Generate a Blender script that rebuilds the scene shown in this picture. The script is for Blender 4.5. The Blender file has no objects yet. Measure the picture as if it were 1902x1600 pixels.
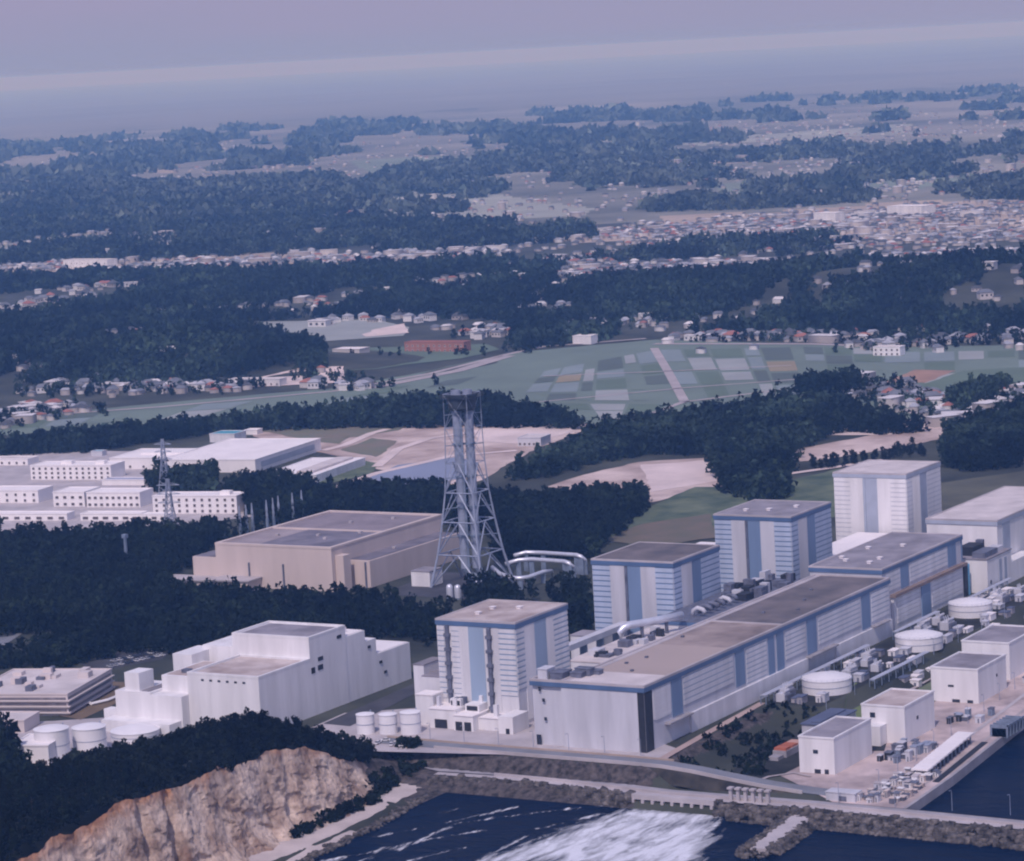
import bpy, bmesh, math, random
import numpy as np
from mathutils import Vector, Matrix
from mathutils.geometry import tessellate_polygon

R = math.radians
S = bpy.context.scene
COL = S.collection
# ------------------------------------------------------------------ camera
FPX = 5657.04                      # focal length in pixels of the 1902 px wide photograph
CAM = np.array([-1214.2, -618.15, 325.48])
YAW, PITCH, ROLL = 0.53466, 0.123962, -0.0548247
_cy, _sy, _cp, _sp = math.cos(YAW), math.sin(YAW), math.cos(PITCH), math.sin(PITCH)
FW = np.array([_cy*_cp, _sy*_cp, -_sp])
_rt = np.array([_sy, -_cy, 0.0]); _up = np.cross(_rt, FW)
RT = math.cos(ROLL)*_rt + math.sin(ROLL)*_up
UP = -math.sin(ROLL)*_rt + math.cos(ROLL)*_up
cd = bpy.data.cameras.new('camera'); cam = bpy.data.objects.new('camera', cd); COL.objects.link(cam)
cd.sensor_width = 36.0; cd.lens = 36.0*FPX/1902.0
cd.clip_start = 5; cd.clip_end = 200000
M = Matrix(((RT[0], UP[0], -FW[0], CAM[0]), (RT[1], UP[1], -FW[1], CAM[1]), (RT[2], UP[2], -FW[2], CAM[2]), (0, 0, 0, 1)))
cam.matrix_world = M
S.camera = cam
# ------------------------------------------------------------------ world, sun, exposure
SUN_EL, SUN_AZ = R(52), math.atan2(-0.97, -0.24)    # azimuth measured from +Y towards +X
w = bpy.data.worlds.new('World'); S.world = w; w.use_nodes = True
nt = w.node_tree; bg = nt.nodes['Background']
sky = nt.nodes.new('ShaderNodeTexSky'); sky.sky_type = 'NISHITA'; sky.sun_disc = False
sky.sun_elevation = SUN_EL; sky.sun_rotation = SUN_AZ % (2*math.pi)
sky.air_density = 1.6; sky.dust_density = 1.0; sky.ozone_density = 3.0; sky.altitude = 300
tint = nt.nodes.new('ShaderNodeMix'); tint.data_type = 'RGBA'; tint.blend_type = 'MULTIPLY'
tint.inputs[0].default_value = 1.0; tint.inputs[7].default_value = (1.10, 0.86, 1.06, 1)
nt.links.new(sky.outputs[0], tint.inputs[6])
# a low bank of lavender haze cloud along the horizon, broken by noise
tc = nt.nodes.new('ShaderNodeTexCoord'); sx = nt.nodes.new('ShaderNodeSeparateXYZ'); nt.links.new(tc.outputs['Generated'], sx.inputs[0])
cr = nt.nodes.new('ShaderNodeValToRGB'); mr = nt.nodes.new('ShaderNodeMapRange'); mr.inputs[1].default_value = -0.012; mr.inputs[2].default_value = 0.04
cn = nt.nodes.new('ShaderNodeTexNoise'); cm = nt.nodes.new('ShaderNodeMapping'); cm.inputs['Scale'].default_value = (9, 9, 70); cn.inputs['Scale'].default_value = 1.0; cn.inputs['Detail'].default_value = 5
nt.links.new(tc.outputs['Generated'], cm.inputs[0]); nt.links.new(cm.outputs[0], cn.inputs['Vector'])
ca = nt.nodes.new('ShaderNodeMath'); ca.operation = 'MULTIPLY_ADD'; ca.inputs[1].default_value = 0.03; ca.inputs[2].default_value = -0.015
cb = nt.nodes.new('ShaderNodeMath'); nt.links.new(cn.outputs['Fac'], ca.inputs[0]); nt.links.new(ca.outputs[0], cb.inputs[0]); nt.links.new(sx.outputs[2], cb.inputs[1])
nt.links.new(cb.outputs[0], mr.inputs[0]); nt.links.new(mr.outputs[0], cr.inputs[0])
cr.color_ramp.elements[0].position = 0.22; cr.color_ramp.elements[0].color = (2.75, 2.9, 4.35, 1); cr.color_ramp.elements[1].position = 0.95; cr.color_ramp.elements[1].color = (3.3, 2.85, 4.4, 1)
mr2 = nt.nodes.new('ShaderNodeMapRange'); mr2.inputs[1].default_value = 0.06; mr2.inputs[2].default_value = 0.30; nt.links.new(sx.outputs[2], mr2.inputs[0])
skm = nt.nodes.new('ShaderNodeMix'); skm.data_type = 'RGBA'; nt.links.new(mr2.outputs[0], skm.inputs[0]); nt.links.new(cr.outputs[0], skm.inputs[6]); nt.links.new(tint.outputs[2], skm.inputs[7])
nt.links.new(skm.outputs[2], bg.inputs['Color'])
bg.inputs['Strength'].default_value = 0.12
sd = bpy.data.lights.new('sun', 'SUN'); sd.energy = 2.3; sd.angle = R(0.6); sd.color = (1.0, 0.90, 0.93)
sun = bpy.data.objects.new('sun', sd); COL.objects.link(sun)
sv = Vector((math.sin(SUN_AZ)*math.cos(SUN_EL), math.cos(SUN_AZ)*math.cos(SUN_EL), math.sin(SUN_EL)))
sun.rotation_euler = sv.to_track_quat('Z', 'Y').to_euler(); sun.location = (0, 0, 900)
vs = S.view_settings; S.display_settings.display_device = 'sRGB'
vs.view_transform = 'Standard'; vs.look = 'None'; vs.gamma = 1; vs.use_curve_mapping = False; vs.exposure = -0.1
cy = S.cycles; cy.max_bounces = 6; cy.diffuse_bounces = 2; cy.glossy_bounces = 2; cy.transparent_max_bounces = 6
cy.volume_bounces = 2; cy.use_denoising = True; cy.filter_width = 2.1; cy.use_adaptive_sampling = True
HAZE_D = 7.6e-5; HAZE_C = (0.25, 0.51, 1.0, 1)
# ------------------------------------------------------------------ helpers
def bp(x, y, z=0.0):
    """the point of height z that the photograph shows at pixel (x, y)"""
    d = FW + RT*(x-951)/FPX + UP*(800-y)/FPX
    return CAM + d*((z-CAM[2])/d[2])
def bpv(xs, z=0.0): return np.array([bp(x, y, z)[:2] for x, y in xs])
rng = np.random.default_rng(7); random.seed(7)

def mat(name, col, rough=0.85, var=0.12, scale=0.08, col2=None, bump=0.0, metallic=0.0, streak=False, detail=5, thr=(0.35, 0.65), island=0.0, spec=None, bscale=None):
    m = bpy.data.materials.new(name); m.use_nodes = True; t = m.node_tree; b = t.nodes['Principled BSDF']
    b.inputs['Roughness'].default_value = rough; b.inputs['Metallic'].default_value = metallic
    if spec is not None: b.inputs['Specular IOR Level'].default_value = spec
    g = t.nodes.new('ShaderNodeNewGeometry'); mp = t.nodes.new('ShaderNodeMapping')
    mp.inputs['Scale'].default_value = (scale, scale, scale*(0.12 if streak else 1))
    t.links.new(g.outputs['Position'], mp.inputs['Vector'])
    n = t.nodes.new('ShaderNodeTexNoise'); n.inputs['Scale'].default_value = 1; n.inputs['Detail'].default_value = detail; n.inputs['Roughness'].default_value = 0.6
    t.links.new(mp.outputs[0], n.inputs['Vector'])
    r = t.nodes.new('ShaderNodeValToRGB'); e = r.color_ramp.elements
    e[0].position, e[1].position = thr
    c = np.array(col[:3])
    e[0].color = (*np.clip(c*(1-var), 0, 1), 1); e[1].color = (*(np.clip(c*(1+var), 0, 1) if col2 is None else col2[:3]), 1)
    t.links.new(n.outputs['Fac'], r.inputs['Fac']); out = r.outputs['Color']
    if island:
        hs = t.nodes.new('ShaderNodeHueSaturation'); ma = t.nodes.new('ShaderNodeMapRange')
        ma.inputs[3].default_value = 1-island; ma.inputs[4].default_value = 1+island
        t.links.new(g.outputs['Random Per Island'], ma.inputs[0]); t.links.new(ma.outputs[0], hs.inputs['Value']); t.links.new(out, hs.inputs['Color']); out = hs.outputs[0]
    if island and name != 'armour_rock':
        ta = t.nodes.new('ShaderNodeAttribute'); ta.attribute_name = 'tone'; a1 = t.nodes.new('ShaderNodeMath'); a1.inputs[1].default_value = 1.0
        t.links.new(ta.outputs['Fac'], a1.inputs[0]); h2 = t.nodes.new('ShaderNodeHueSaturation'); t.links.new(a1.outputs[0], h2.inputs['Value']); t.links.new(out, h2.inputs['Color']); out = h2.outputs[0]
    t.links.new(out, b.inputs['Base Color'])
    if bump:
        bn = t.nodes.new('ShaderNodeBump'); bn.inputs['Strength'].default_value = 1; bn.inputs['Distance'].default_value = bump
        src = n
        if bscale:
            src = t.nodes.new('ShaderNodeTexNoise'); src.inputs['Scale'].default_value = bscale; src.inputs['Detail'].default_value = 6
            t.links.new(g.outputs['Position'], src.inputs['Vector'])
        t.links.new(src.outputs['Fac'], bn.inputs['Height']); t.links.new(bn.outputs[0], b.inputs['Normal'])
    return m

class MB:
    """collects boxes, prisms, tubes; build() links them as ONE mesh object"""
    def __init__(s): s.v = []; s.f = []; s.m = []
    def quad(s, pts, m=0):
        k = len(s.v); s.v += [tuple(p) for p in pts]; s.f.append(tuple(range(k, k+len(pts)))); s.m.append(m)
    def box(s, x0, x1, y0, y1, z0, z1, m=0, top=None, bottom=True):
        k = len(s.v)
        s.v += [(x0,y0,z0),(x1,y0,z0),(x1,y1,z0),(x0,y1,z0),(x0,y0,z1),(x1,y0,z1),(x1,y1,z1),(x0,y1,z1)]
        fs = [(4,5,6,7),(0,1,5,4),(1,2,6,5),(2,3,7,6),(3,0,4,7)] + ([(3,2,1,0)] if bottom else [])
        for i, f in enumerate(fs):
            s.f.append(tuple(k+a for a in f)); s.m.append(top if (i == 0 and top is not None) else m)
    def prism(s, poly, z0, z1, m=0, top=None):
        n = len(poly); k = len(s.v)
        ar = sum(poly[i][0]*poly[(i+1) % n][1]-poly[(i+1) % n][0]*poly[i][1] for i in range(n))
        if ar < 0: poly = poly[::-1]
        s.v += [(p[0], p[1], z0) for p in poly] + [(p[0], p[1], z1) for p in poly]
        for i in range(n):
            j = (i+1) % n; s.f.append((k+i, k+j, k+n+j, k+n+i)); s.m.append(m)
        s.f.append(tuple(k+n+i for i in range(n))); s.m.append(m if top is None else top)
    def tube(s, pts, r, n=10, m=0, cap=True):
        P = [Vector(p) for p in pts]; rs = r if isinstance(r, (list, tuple)) else [r]*len(P); k = len(s.v)
        for i, p in enumerate(P):
            d = ((P[min(i+1, len(P)-1)]-P[max(i-1, 0)])).normalized()
            a = d.cross(Vector((0, 0, 1)))
            if a.length < 1e-3: a = Vector((1, 0, 0))
            a.normalize(); b = d.cross(a)
            for j in range(n):
                t = 2*math.pi*j/n; s.v.append(tuple(p+(a*math.cos(t)+b*math.sin(t))*rs[i]))
        for i in range(len(P)-1):
            for j in range(n):
                q = (j+1) % n; s.f.append((k+i*n+j, k+i*n+q, k+(i+1)*n+q, k+(i+1)*n+j)); s.m.append(m)
        if cap:
            s.f.append(tuple(k+j for j in range(n))[::-1]); s.m.append(m); e = k+(len(P)-1)*n
            s.f.append(tuple(e+j for j in range(n))); s.m.append(m)
    def lathe(s, prof, cx=0, cy=0, n=32, m=0, cap=True):
        k = len(s.v)
        for r_, z in prof:
            for j in range(n):
                t = 2*math.pi*j/n; s.v.append((cx+r_*math.cos(t), cy+r_*math.sin(t), z))
        for i in range(len(prof)-1):
            for j in range(n):
                q = (j+1) % n; s.f.append((k+i*n+j, k+i*n+q, k+(i+1)*n+q, k+(i+1)*n+j)); s.m.append(m)
        e = k+(len(prof)-1)*n
        if cap: s.f.append(tuple(e+j for j in range(n))); s.m.append(m)
    def bar(s, a, b, t, m=0):
        s.tube([a, b], t*0.62, 4, m)
    def mesh(s, name, mats):
        me = bpy.data.meshes.new(name); me.from_pydata(s.v, [], s.f); me.update()
        for x in (mats if isinstance(mats, (list, tuple)) else [mats]): me.materials.append(x)
        me.polygons.foreach_set('material_index', s.m)
        return me
    def build(s, name, mats, parent=None, smooth=False):
        me = s.mesh(name, mats)
        if smooth: me.polygons.foreach_set('use_smooth', [True]*len(s.f))
        o = bpy.data.objects.new(name, me); COL.objects.link(o)
        if parent: o.parent = parent
        return o
def tag(o, label=None, cat=None, group=None, kind=None):
    if label: o['label'] = label
    if cat: o['category'] = cat
    if group: o['group'] = group
    if kind: o['kind'] = kind
    return o
def thing(name, label, cat, loc=(0, 0, 0), rz=0, group=None):
    o = bpy.data.objects.new(name, None); COL.objects.link(o); o.location = loc; o.rotation_euler = (0, 0, rz); o.empty_display_size = 1
    return tag(o, label, cat, group)
def copy_tree(o, parent=None):
    c = o.copy(); COL.objects.link(c)
    if parent: c.parent = parent
    for ch in list(KIDS.get(o.name, o.children)): copy_tree(ch, c)
    return c
KIDS = {}
def npmesh(name, v, f, mats, mi=None, smooth=False):
    """v (n,3), f (m,3 or 4) arrays -> mesh object"""
    me = bpy.data.meshes.new(name); n, k = f.shape
    me.vertices.add(len(v)); me.vertices.foreach_set('co', np.ascontiguousarray(v, np.float32).ravel())
    me.loops.add(n*k); me.loops.foreach_set('vertex_index', np.ascontiguousarray(f, np.int32).ravel())
    me.polygons.add(n); me.polygons.foreach_set('loop_start', np.arange(0, n*k, k, dtype=np.int32))
    for x in (mats if isinstance(mats, (list, tuple)) else [mats]): me.materials.append(x)
    if mi is not None: me.polygons.foreach_set('material_index', np.ascontiguousarray(mi, np.int32))
    if smooth: me.polygons.foreach_set('use_smooth', np.ones(n, bool))
    me.update(calc_edges=True)
    return me
def link(name, me, parent=None):
    o = bpy.data.objects.new(name, me); COL.objects.link(o)
    if parent: o.parent = parent
    return o
def vnoise(x, y, seed=0):
    """smooth value noise, period-free, vectorised"""
    x = np.asarray(x, float); y = np.asarray(y, float)
    xi = np.floor(x).astype(np.int64); yi = np.floor(y).astype(np.int64); fx = x-xi; fy = y-yi
    def h(a, b):
        n = (a*374761393 + b*668265263 + seed*974634541) & 0x7fffffff
        n = ((n ^ (n >> 13))*1274126177) & 0x7fffffff
        return ((n ^ (n >> 16)) & 0xffff)/65535.0
    u = fx*fx*(3-2*fx); v = fy*fy*(3-2*fy)
    return (h(xi, yi)*(1-u)+h(xi+1, yi)*u)*(1-v)+(h(xi, yi+1)*(1-u)+h(xi+1, yi+1)*u)*v
def fbm(x, y, seed=0, o=4):
    t = 0; a = 0.5
    for i in range(o): t = t+a*vnoise(np.asarray(x)*2**i, np.asarray(y)*2**i, seed+i); a *= 0.5
    return t
def inpoly(px, py, poly):
    c = np.zeros(len(px), bool); n = len(poly); j = n-1
    for i in range(n):
        xi, yi = poly[i]; xj, yj = poly[j]
        c ^= ((yi > py) != (yj > py)) & (px < (xj-xi)*(py-yi)/((yj-yi) or 1e-9)+xi); j = i
    return c
# ------------------------------------------------------------------ materials
WHITE = mat('white_painted_wall', (0.70, 0.69, 0.72), 0.7, 0.12, 0.12, streak=True)
WHITE2 = mat('bright_white_paint', (0.78, 0.76, 0.77), 0.7, 0.10, 0.13, streak=True)
LAV = mat('pale_grey_cladding', (0.57, 0.57, 0.62), 0.65, 0.11, 0.12, streak=True)
BLUE = mat('blue_panel', (0.18, 0.26, 0.40), 0.6, 0.10, 0.08, streak=True)
LBLUE = mat('light_blue_panel', (0.31, 0.40, 0.52), 0.6, 0.08, 0.08, streak=True)
FASC = mat('blue_fascia', (0.085, 0.15, 0.28), 0.6, 0.12, 0.1)
FASC2 = mat('pale_blue_fascia', (0.40, 0.44, 0.53), 0.6, 0.1, 0.1)
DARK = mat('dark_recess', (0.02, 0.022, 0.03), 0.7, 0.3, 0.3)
DUCT = mat('grey_duct', (0.13, 0.14, 0.19), 0.6, 0.3, 0.3)
ROOFP = mat('pinkish_roof', (0.46, 0.36, 0.33), 0.95, 0.25, 0.05, col2=(0.62, 0.54, 0.51))
ROOFL = mat('pale_roof', (0.62, 0.56, 0.55), 0.95, 0.15, 0.06)
ROOFD = mat('dark_roof', (0.13, 0.12, 0.13), 0.95, 0.25, 0.05, col2=(0.20, 0.17, 0.17))
ROOFM = mat('brown_roof', (0.24, 0.19, 0.18), 0.95, 0.25, 0.035, col2=(0.42, 0.34, 0.31))
ROOFG = mat('grey_flat_roof', (0.27, 0.25, 0.28), 0.95, 0.25, 0.06)
ROOFW = mat('white_roof', (0.86, 0.81, 0.81), 0.9, 0.06, 0.05)
TAN = mat('tan_concrete', (0.62, 0.52, 0.48), 0.9, 0.08, 0.06, streak=True)
TANROOF = mat('slate_roof', (0.16, 0.15, 0.19), 0.95, 0.25, 0.05, col2=(0.24, 0.22, 0.26))
STEEL = mat('galvanised_steel', (0.32, 0.36, 0.46), 0.5, 0.15, 0.2, metallic=0.2)
STEELD = mat('weathered_steel', (0.22, 0.27, 0.36), 0.55, 0.2, 0.2, metallic=0.2)
PIPE = mat('aluminium_lagging', (0.66, 0.68, 0.76), 0.35, 0.08, 0.2, metallic=0.35)
TANKW = mat('white_tank_paint', (0.82, 0.80, 0.82), 0.5, 0.05, 0.1)
GLASS = mat('window_glass', (0.03, 0.035, 0.05), 0.2, 0.3, 0.5)
CONC = mat('concrete', (0.34, 0.32, 0.34), 0.9, 0.2, 0.08)
CONCL = mat('pale_concrete', (0.46, 0.42, 0.43), 0.9, 0.15, 0.05)
QUAY = mat('quay_paving', (0.42, 0.34, 0.33), 0.95, 0.22, 0.045, col2=(0.66, 0.54, 0.52))
ASPH = mat('asphalt', (0.06, 0.06, 0.07), 0.9, 0.25, 0.06)
ROADG = mat('grey_road', (0.20, 0.21, 0.24), 0.9, 0.15, 0.05)
ROADP = mat('pale_track', (0.42, 0.37, 0.37), 0.95, 0.12, 0.04)
SOIL = mat('bare_earth', (0.46, 0.34, 0.30), 1, 0.25, 0.018, col2=(0.70, 0.57, 0.52), bump=0.4)
SOILG = mat('scrubby_earth', (0.30, 0.25, 0.19), 1, 0.3, 0.02, col2=(0.15, 0.17, 0.11))
SOILP = mat('pale_earth', (0.70, 0.58, 0.55), 1, 0.16, 0.02)
GRASS = mat('rough_grass', (0.07, 0.12, 0.07), 1, 0.35, 0.03, col2=(0.16, 0.19, 0.11))
GRASSB = mat('bright_lawn', (0.13, 0.17, 0.07), 1, 0.25, 0.05)
BROWNG = mat('dry_brown_lawn', (0.17, 0.12, 0.075), 1, 0.15, 0.06)
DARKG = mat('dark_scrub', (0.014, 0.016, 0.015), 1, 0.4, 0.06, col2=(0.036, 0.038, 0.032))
ROCKM = mat('armour_rock', (0.05, 0.045, 0.045), 0.95, 0.5, 0.25, col2=(0.17, 0.15, 0.14), island=0.4)
ORANGE = mat('orange_paint', (0.40, 0.12, 0.06), 0.7, 0.15, 0.1)
BROWNR = mat('red_brown_roof', (0.30, 0.11, 0.08), 0.9, 0.15, 0.08)
SLATEB = mat('blue_grey_roof', (0.10, 0.12, 0.19), 0.7, 0.12, 0.08)
CYAN = mat('blue_sheet_roof', (0.07, 0.32, 0.42), 0.6, 0.08, 0.08)
SAND = mat('beach_sand', (0.52, 0.45, 0.43), 1, 0.15, 0.05)
BARK = mat('bark', (0.06, 0.045, 0.035), 1, 0.3, 0.5)
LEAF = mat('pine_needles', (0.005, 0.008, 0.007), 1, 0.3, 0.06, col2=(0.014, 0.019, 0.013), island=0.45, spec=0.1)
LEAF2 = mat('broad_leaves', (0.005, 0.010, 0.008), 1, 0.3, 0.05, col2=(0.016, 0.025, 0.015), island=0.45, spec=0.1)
LEAFF = mat('haze_lightened_leaves', (0.040, 0.062, 0.055), 1, 0.3, 0.004, col2=(0.105, 0.125, 0.105), island=0.4, spec=0.1)  # lighter than the near leaves: distance haze put into the colour
LEAFM2 = mat('half_haze_leaves', (0.014, 0.026, 0.023), 1, 0.3, 0.006, col2=(0.055, 0.075, 0.056), island=0.45, spec=0.1)  # halfway step: part of the distance haze put into the leaf colour
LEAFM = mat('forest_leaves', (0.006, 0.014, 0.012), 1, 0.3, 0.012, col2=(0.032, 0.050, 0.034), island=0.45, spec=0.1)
CAR = [mat('car_paint_white', (0.75, 0.74, 0.76), 0.3, 0.03, 1), mat('car_paint_silver', (0.45, 0.46, 0.5), 0.3, 0.03, 1), mat('car_paint_dark', (0.06, 0.07, 0.1), 0.3, 0.03, 1), mat('car_paint_teal', (0.14, 0.33, 0.36), 0.3, 0.03, 1)]
TYRE = mat('tyre_rubber', (0.02, 0.02, 0.02), 0.9, 0.1, 1)
# ------------------------------------------------------------------ terrain
HU = [-420, -320, -270, -210, -160, -125, -105, -80, -55, -30, -10]
HZ = [34, 33, 33, 31, 27, 26, 23, 12, 3, -6, -10.5]
BUMPS = []
def bump_px(x, y, hgt, ru, rv):
    P = bp(x, y); BUMPS.append((P[0], P[1], hgt, ru, rv))
for a in [(1700, 555, 20, 150, 380), (1880, 555, 18, 150, 250), (1550, 565, 12, 130, 250), (260, 680, 16, 110, 230), (430, 685, 14, 80, 140), (80, 640, 14, 150, 250), (640, 540, 10, 150, 420), (1050, 545, 10, 150, 400), (300, 590, 10, 130, 350)]: bump_px(*a)
def sstep(a, b, x):
    t = np.clip((x-a)/(b-a), 0, 1); return t*t*(3-2*t)
def tz(u, v):
    """ground height for plants: those at the brink of the cliff stand on its top"""
    u = np.asarray(u, float); v = np.asarray(v, float)
    e = (u < -20) & (v > 142) & (v < 160); t = np.clip((v-147)/13, 0, 1)
    return np.where(e, CTOP(u)*(1-t)+hgt(u, np.full(u.shape, 160.0))*t-0.8, hgt(u, v))
def quay_edge(u): return np.interp(u, [-40, 29, 143, 400], [-104.5, -101, -91.5, -70])
def hgt(u, v):
    u = np.asarray(u, float); v = np.asarray(v, float)
    zA = np.interp(u, [-66, -54, -43, -32, -23], [-16, -13, -7.2, -7.2, 0])
    # left of the sea wall: beach, cliff hill and the terrace behind it
    beach = np.interp(v, [98, 113, 121, 138], [-16, -12.6, -11, -10.6])
    A = np.interp(u, HU, HZ)
    hill = np.where(v < 157, -10.6+(A+10.6)*np.clip((v-145)/12, 0, 1), 0)
    back = A*np.interp(v, [157, 180, 205, 240], [1, 1.12, 0.85, 0]); back = np.where(A < 0, A*np.interp(v, [157, 240], [1, 0]), back)
    hill = np.where(v >= 157, back, hill)
    zL = np.where(v < 140, beach, hill)
    z = np.where(v > 100, np.maximum(zA, np.where(u < 0, zL, -99)), zA)
    z = np.where(v > 240, 0.0, z)
    # step down to the lower quay terrace
    e0 = np.interp(u, [90, 112], [26, 0]); w_ = np.interp(u, [90, 112], [18, 12])
    low = np.interp((v-(e0-w_))/w_, [0, 1], [-8, 0])
    z = np.where(v < 30, np.minimum(z, low), z)
    z = np.where((v < quay_edge(u)+1.5) & (u < 420), -16, z)
    far = 0
    for bu, bv, h, ru, rv in BUMPS: far = far+h*np.exp(-((u-bu)/ru)**2-((v-bv)/rv)**2)
    d = np.hypot(u-CAM[0], v-CAM[1])
    far = far+sstep(5600, 9000, d)*38*(fbm(u/1500, v/1500, 3)-0.35)
    return z+far*sstep(3000, 3300, d)
rr = np.concatenate([np.arange(1020, 2200, 3.0), 2200*np.exp(np.linspace(0, math.log(78000/2200), 260))])
th = np.linspace(YAW-R(29), YAW+R(29), 420)
# dense across the view, sparse outside
th = YAW+np.concatenate([np.linspace(-29, -11.5, 40, endpoint=False), np.linspace(-11.5, 11.5, 420), np.linspace(11.5, 29, 41)[1:]])*math.pi/180
TT, RRm = np.meshgrid(th, rr); gx = CAM[0]+RRm*np.cos(TT); gy = CAM[1]+RRm*np.sin(TT)
gz = hgt(gx, gy)
gv = np.stack([gx, gy, gz], -1).reshape(-1, 3); nr, nth = gx.shape
ii = (np.arange(nr-1)[:, None]*nth+np.arange(nth-1)[None, :]).ravel()
gf = np.stack([ii, ii+nth, ii+nth+1, ii+1], -1)[:, ::-1]
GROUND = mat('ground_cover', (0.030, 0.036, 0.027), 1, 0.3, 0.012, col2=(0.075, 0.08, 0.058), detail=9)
PLAIN = mat('open_plain', (0.10, 0.11, 0.09), 1, 0.3, 0.0016, col2=(0.30, 0.29, 0.25), detail=10)  # pale farmland, lightened too so its colour carries some distance haze
PLAIN2 = mat('haze_toned_plain', (0.13, 0.14, 0.12), 1, 0.3, 0.0009, col2=(0.32, 0.30, 0.27), detail=10)  # far farmland, with the fade of the haze put into its colour
PLAIN3 = mat('haze_toned_far_plain', (0.23, 0.22, 0.20), 1, 0.15, 0.0004, detail=8)  # haze put into an even pale colour so the horizon blends with the sky
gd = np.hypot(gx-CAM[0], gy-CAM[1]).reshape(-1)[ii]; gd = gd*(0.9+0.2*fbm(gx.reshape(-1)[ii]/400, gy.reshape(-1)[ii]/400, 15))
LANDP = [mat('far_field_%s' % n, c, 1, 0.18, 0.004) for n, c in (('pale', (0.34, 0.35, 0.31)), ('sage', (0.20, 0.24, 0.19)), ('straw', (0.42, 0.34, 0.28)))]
SHORE = mat('shore_rubble', (0.035, 0.03, 0.028), 1, 0.4, 0.3, col2=(0.12, 0.10, 0.095), bump=0.8)
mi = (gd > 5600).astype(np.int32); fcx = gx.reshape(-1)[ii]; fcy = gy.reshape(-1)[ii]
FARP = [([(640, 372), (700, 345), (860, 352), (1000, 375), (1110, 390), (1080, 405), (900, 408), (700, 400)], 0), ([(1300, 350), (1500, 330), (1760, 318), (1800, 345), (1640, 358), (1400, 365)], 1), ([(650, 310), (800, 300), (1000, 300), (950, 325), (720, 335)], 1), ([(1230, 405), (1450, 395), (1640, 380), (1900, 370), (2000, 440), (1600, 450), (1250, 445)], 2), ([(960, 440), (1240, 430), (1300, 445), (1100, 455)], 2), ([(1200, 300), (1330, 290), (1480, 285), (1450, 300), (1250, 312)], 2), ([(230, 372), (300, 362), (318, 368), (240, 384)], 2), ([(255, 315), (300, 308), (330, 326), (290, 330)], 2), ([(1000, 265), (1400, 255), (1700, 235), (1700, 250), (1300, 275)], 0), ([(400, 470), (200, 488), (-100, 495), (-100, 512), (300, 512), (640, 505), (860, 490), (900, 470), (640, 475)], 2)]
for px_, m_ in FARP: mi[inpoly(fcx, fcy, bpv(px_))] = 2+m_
mi[gd > 9000] = 6; mi[gd > 17000] = 7  # ground colour steps with distance, imitating haze
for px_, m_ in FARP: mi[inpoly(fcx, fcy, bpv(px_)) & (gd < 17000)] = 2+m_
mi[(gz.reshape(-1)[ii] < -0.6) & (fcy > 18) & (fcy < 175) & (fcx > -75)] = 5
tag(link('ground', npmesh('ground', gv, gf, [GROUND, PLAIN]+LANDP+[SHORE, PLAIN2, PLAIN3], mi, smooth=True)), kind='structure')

def sheet(name, poly, m, lift=0.2, z=0.0, jit=0.0, kind='structure'):
    """a flat patch of ground with an uneven edge; poly in world metres"""
    P = []
    n = len(poly)
    for i in range(n):
        a = np.array(poly[i], float); b = np.array(poly[(i+1) % n], float); L = np.linalg.norm(b-a); k = max(1, int(L/12)) if jit else 1
        for j in range(k):
            t = j/k; q = a*(1-t)+b*t
            if jit: q = q+(np.array([fbm(q[0]/14, q[1]/14, 5), fbm(q[0]/14, q[1]/14, 9)])-0.47)*2*jit
            dd = math.hypot(q[0]-CAM[0], q[1]-CAM[1])
            P.append((q[0], q[1], (z if dd < 3000 and z != 'g' else float(hgt(q[0], q[1])))+lift))
    tri = tessellate_polygon([[Vector(p) for p in P]])
    me = bpy.data.meshes.new(name); me.from_pydata(P, [], [tuple(t) for t in tri]); me.materials.append(m)
    bm = bmesh.new(); bm.from_mesh(me); bmesh.ops.recalc_face_normals(bm, faces=bm.faces)
    for f in bm.faces:
        if f.normal.z < 0: f.normal_flip()
    bm.to_mesh(me); bm.free(); me.update()
    return tag(link(name, me), kind=kind)
def psheet(name, px, m, lift=0.2, z=0.0, jit=0.0, zp=None): return sheet(name, bpv(px, z if zp is None else zp), m, lift, z, jit)
def strip(name, pts, wd, m, lift=0.25, closed=False):
    """a road: pts (u, v, z) with width wd"""
    P = np.array(pts, float); L = []; Rr = []
    for i in range(len(P)):
        d = P[min(i+1, len(P)-1)]-P[max(i-1, 0)]; n = np.array([-d[1], d[0], 0]); n /= np.linalg.norm(n)
        L.append(P[i]+n*wd/2+[0, 0, lift]); Rr.append(P[i]-n*wd/2+[0, 0, lift])
    b = MB()
    for i in range(len(P)-1): b.quad([Rr[i], Rr[i+1], L[i+1], L[i]])
    return b, L, Rr
def road(name, px, wd, m, lift=0.25, z=0.0):
    b, _, _ = strip(name, [bp(x, y, z) for x, y in px], wd, m, lift)
    return tag(b.build(name, m), kind='structure')
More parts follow.
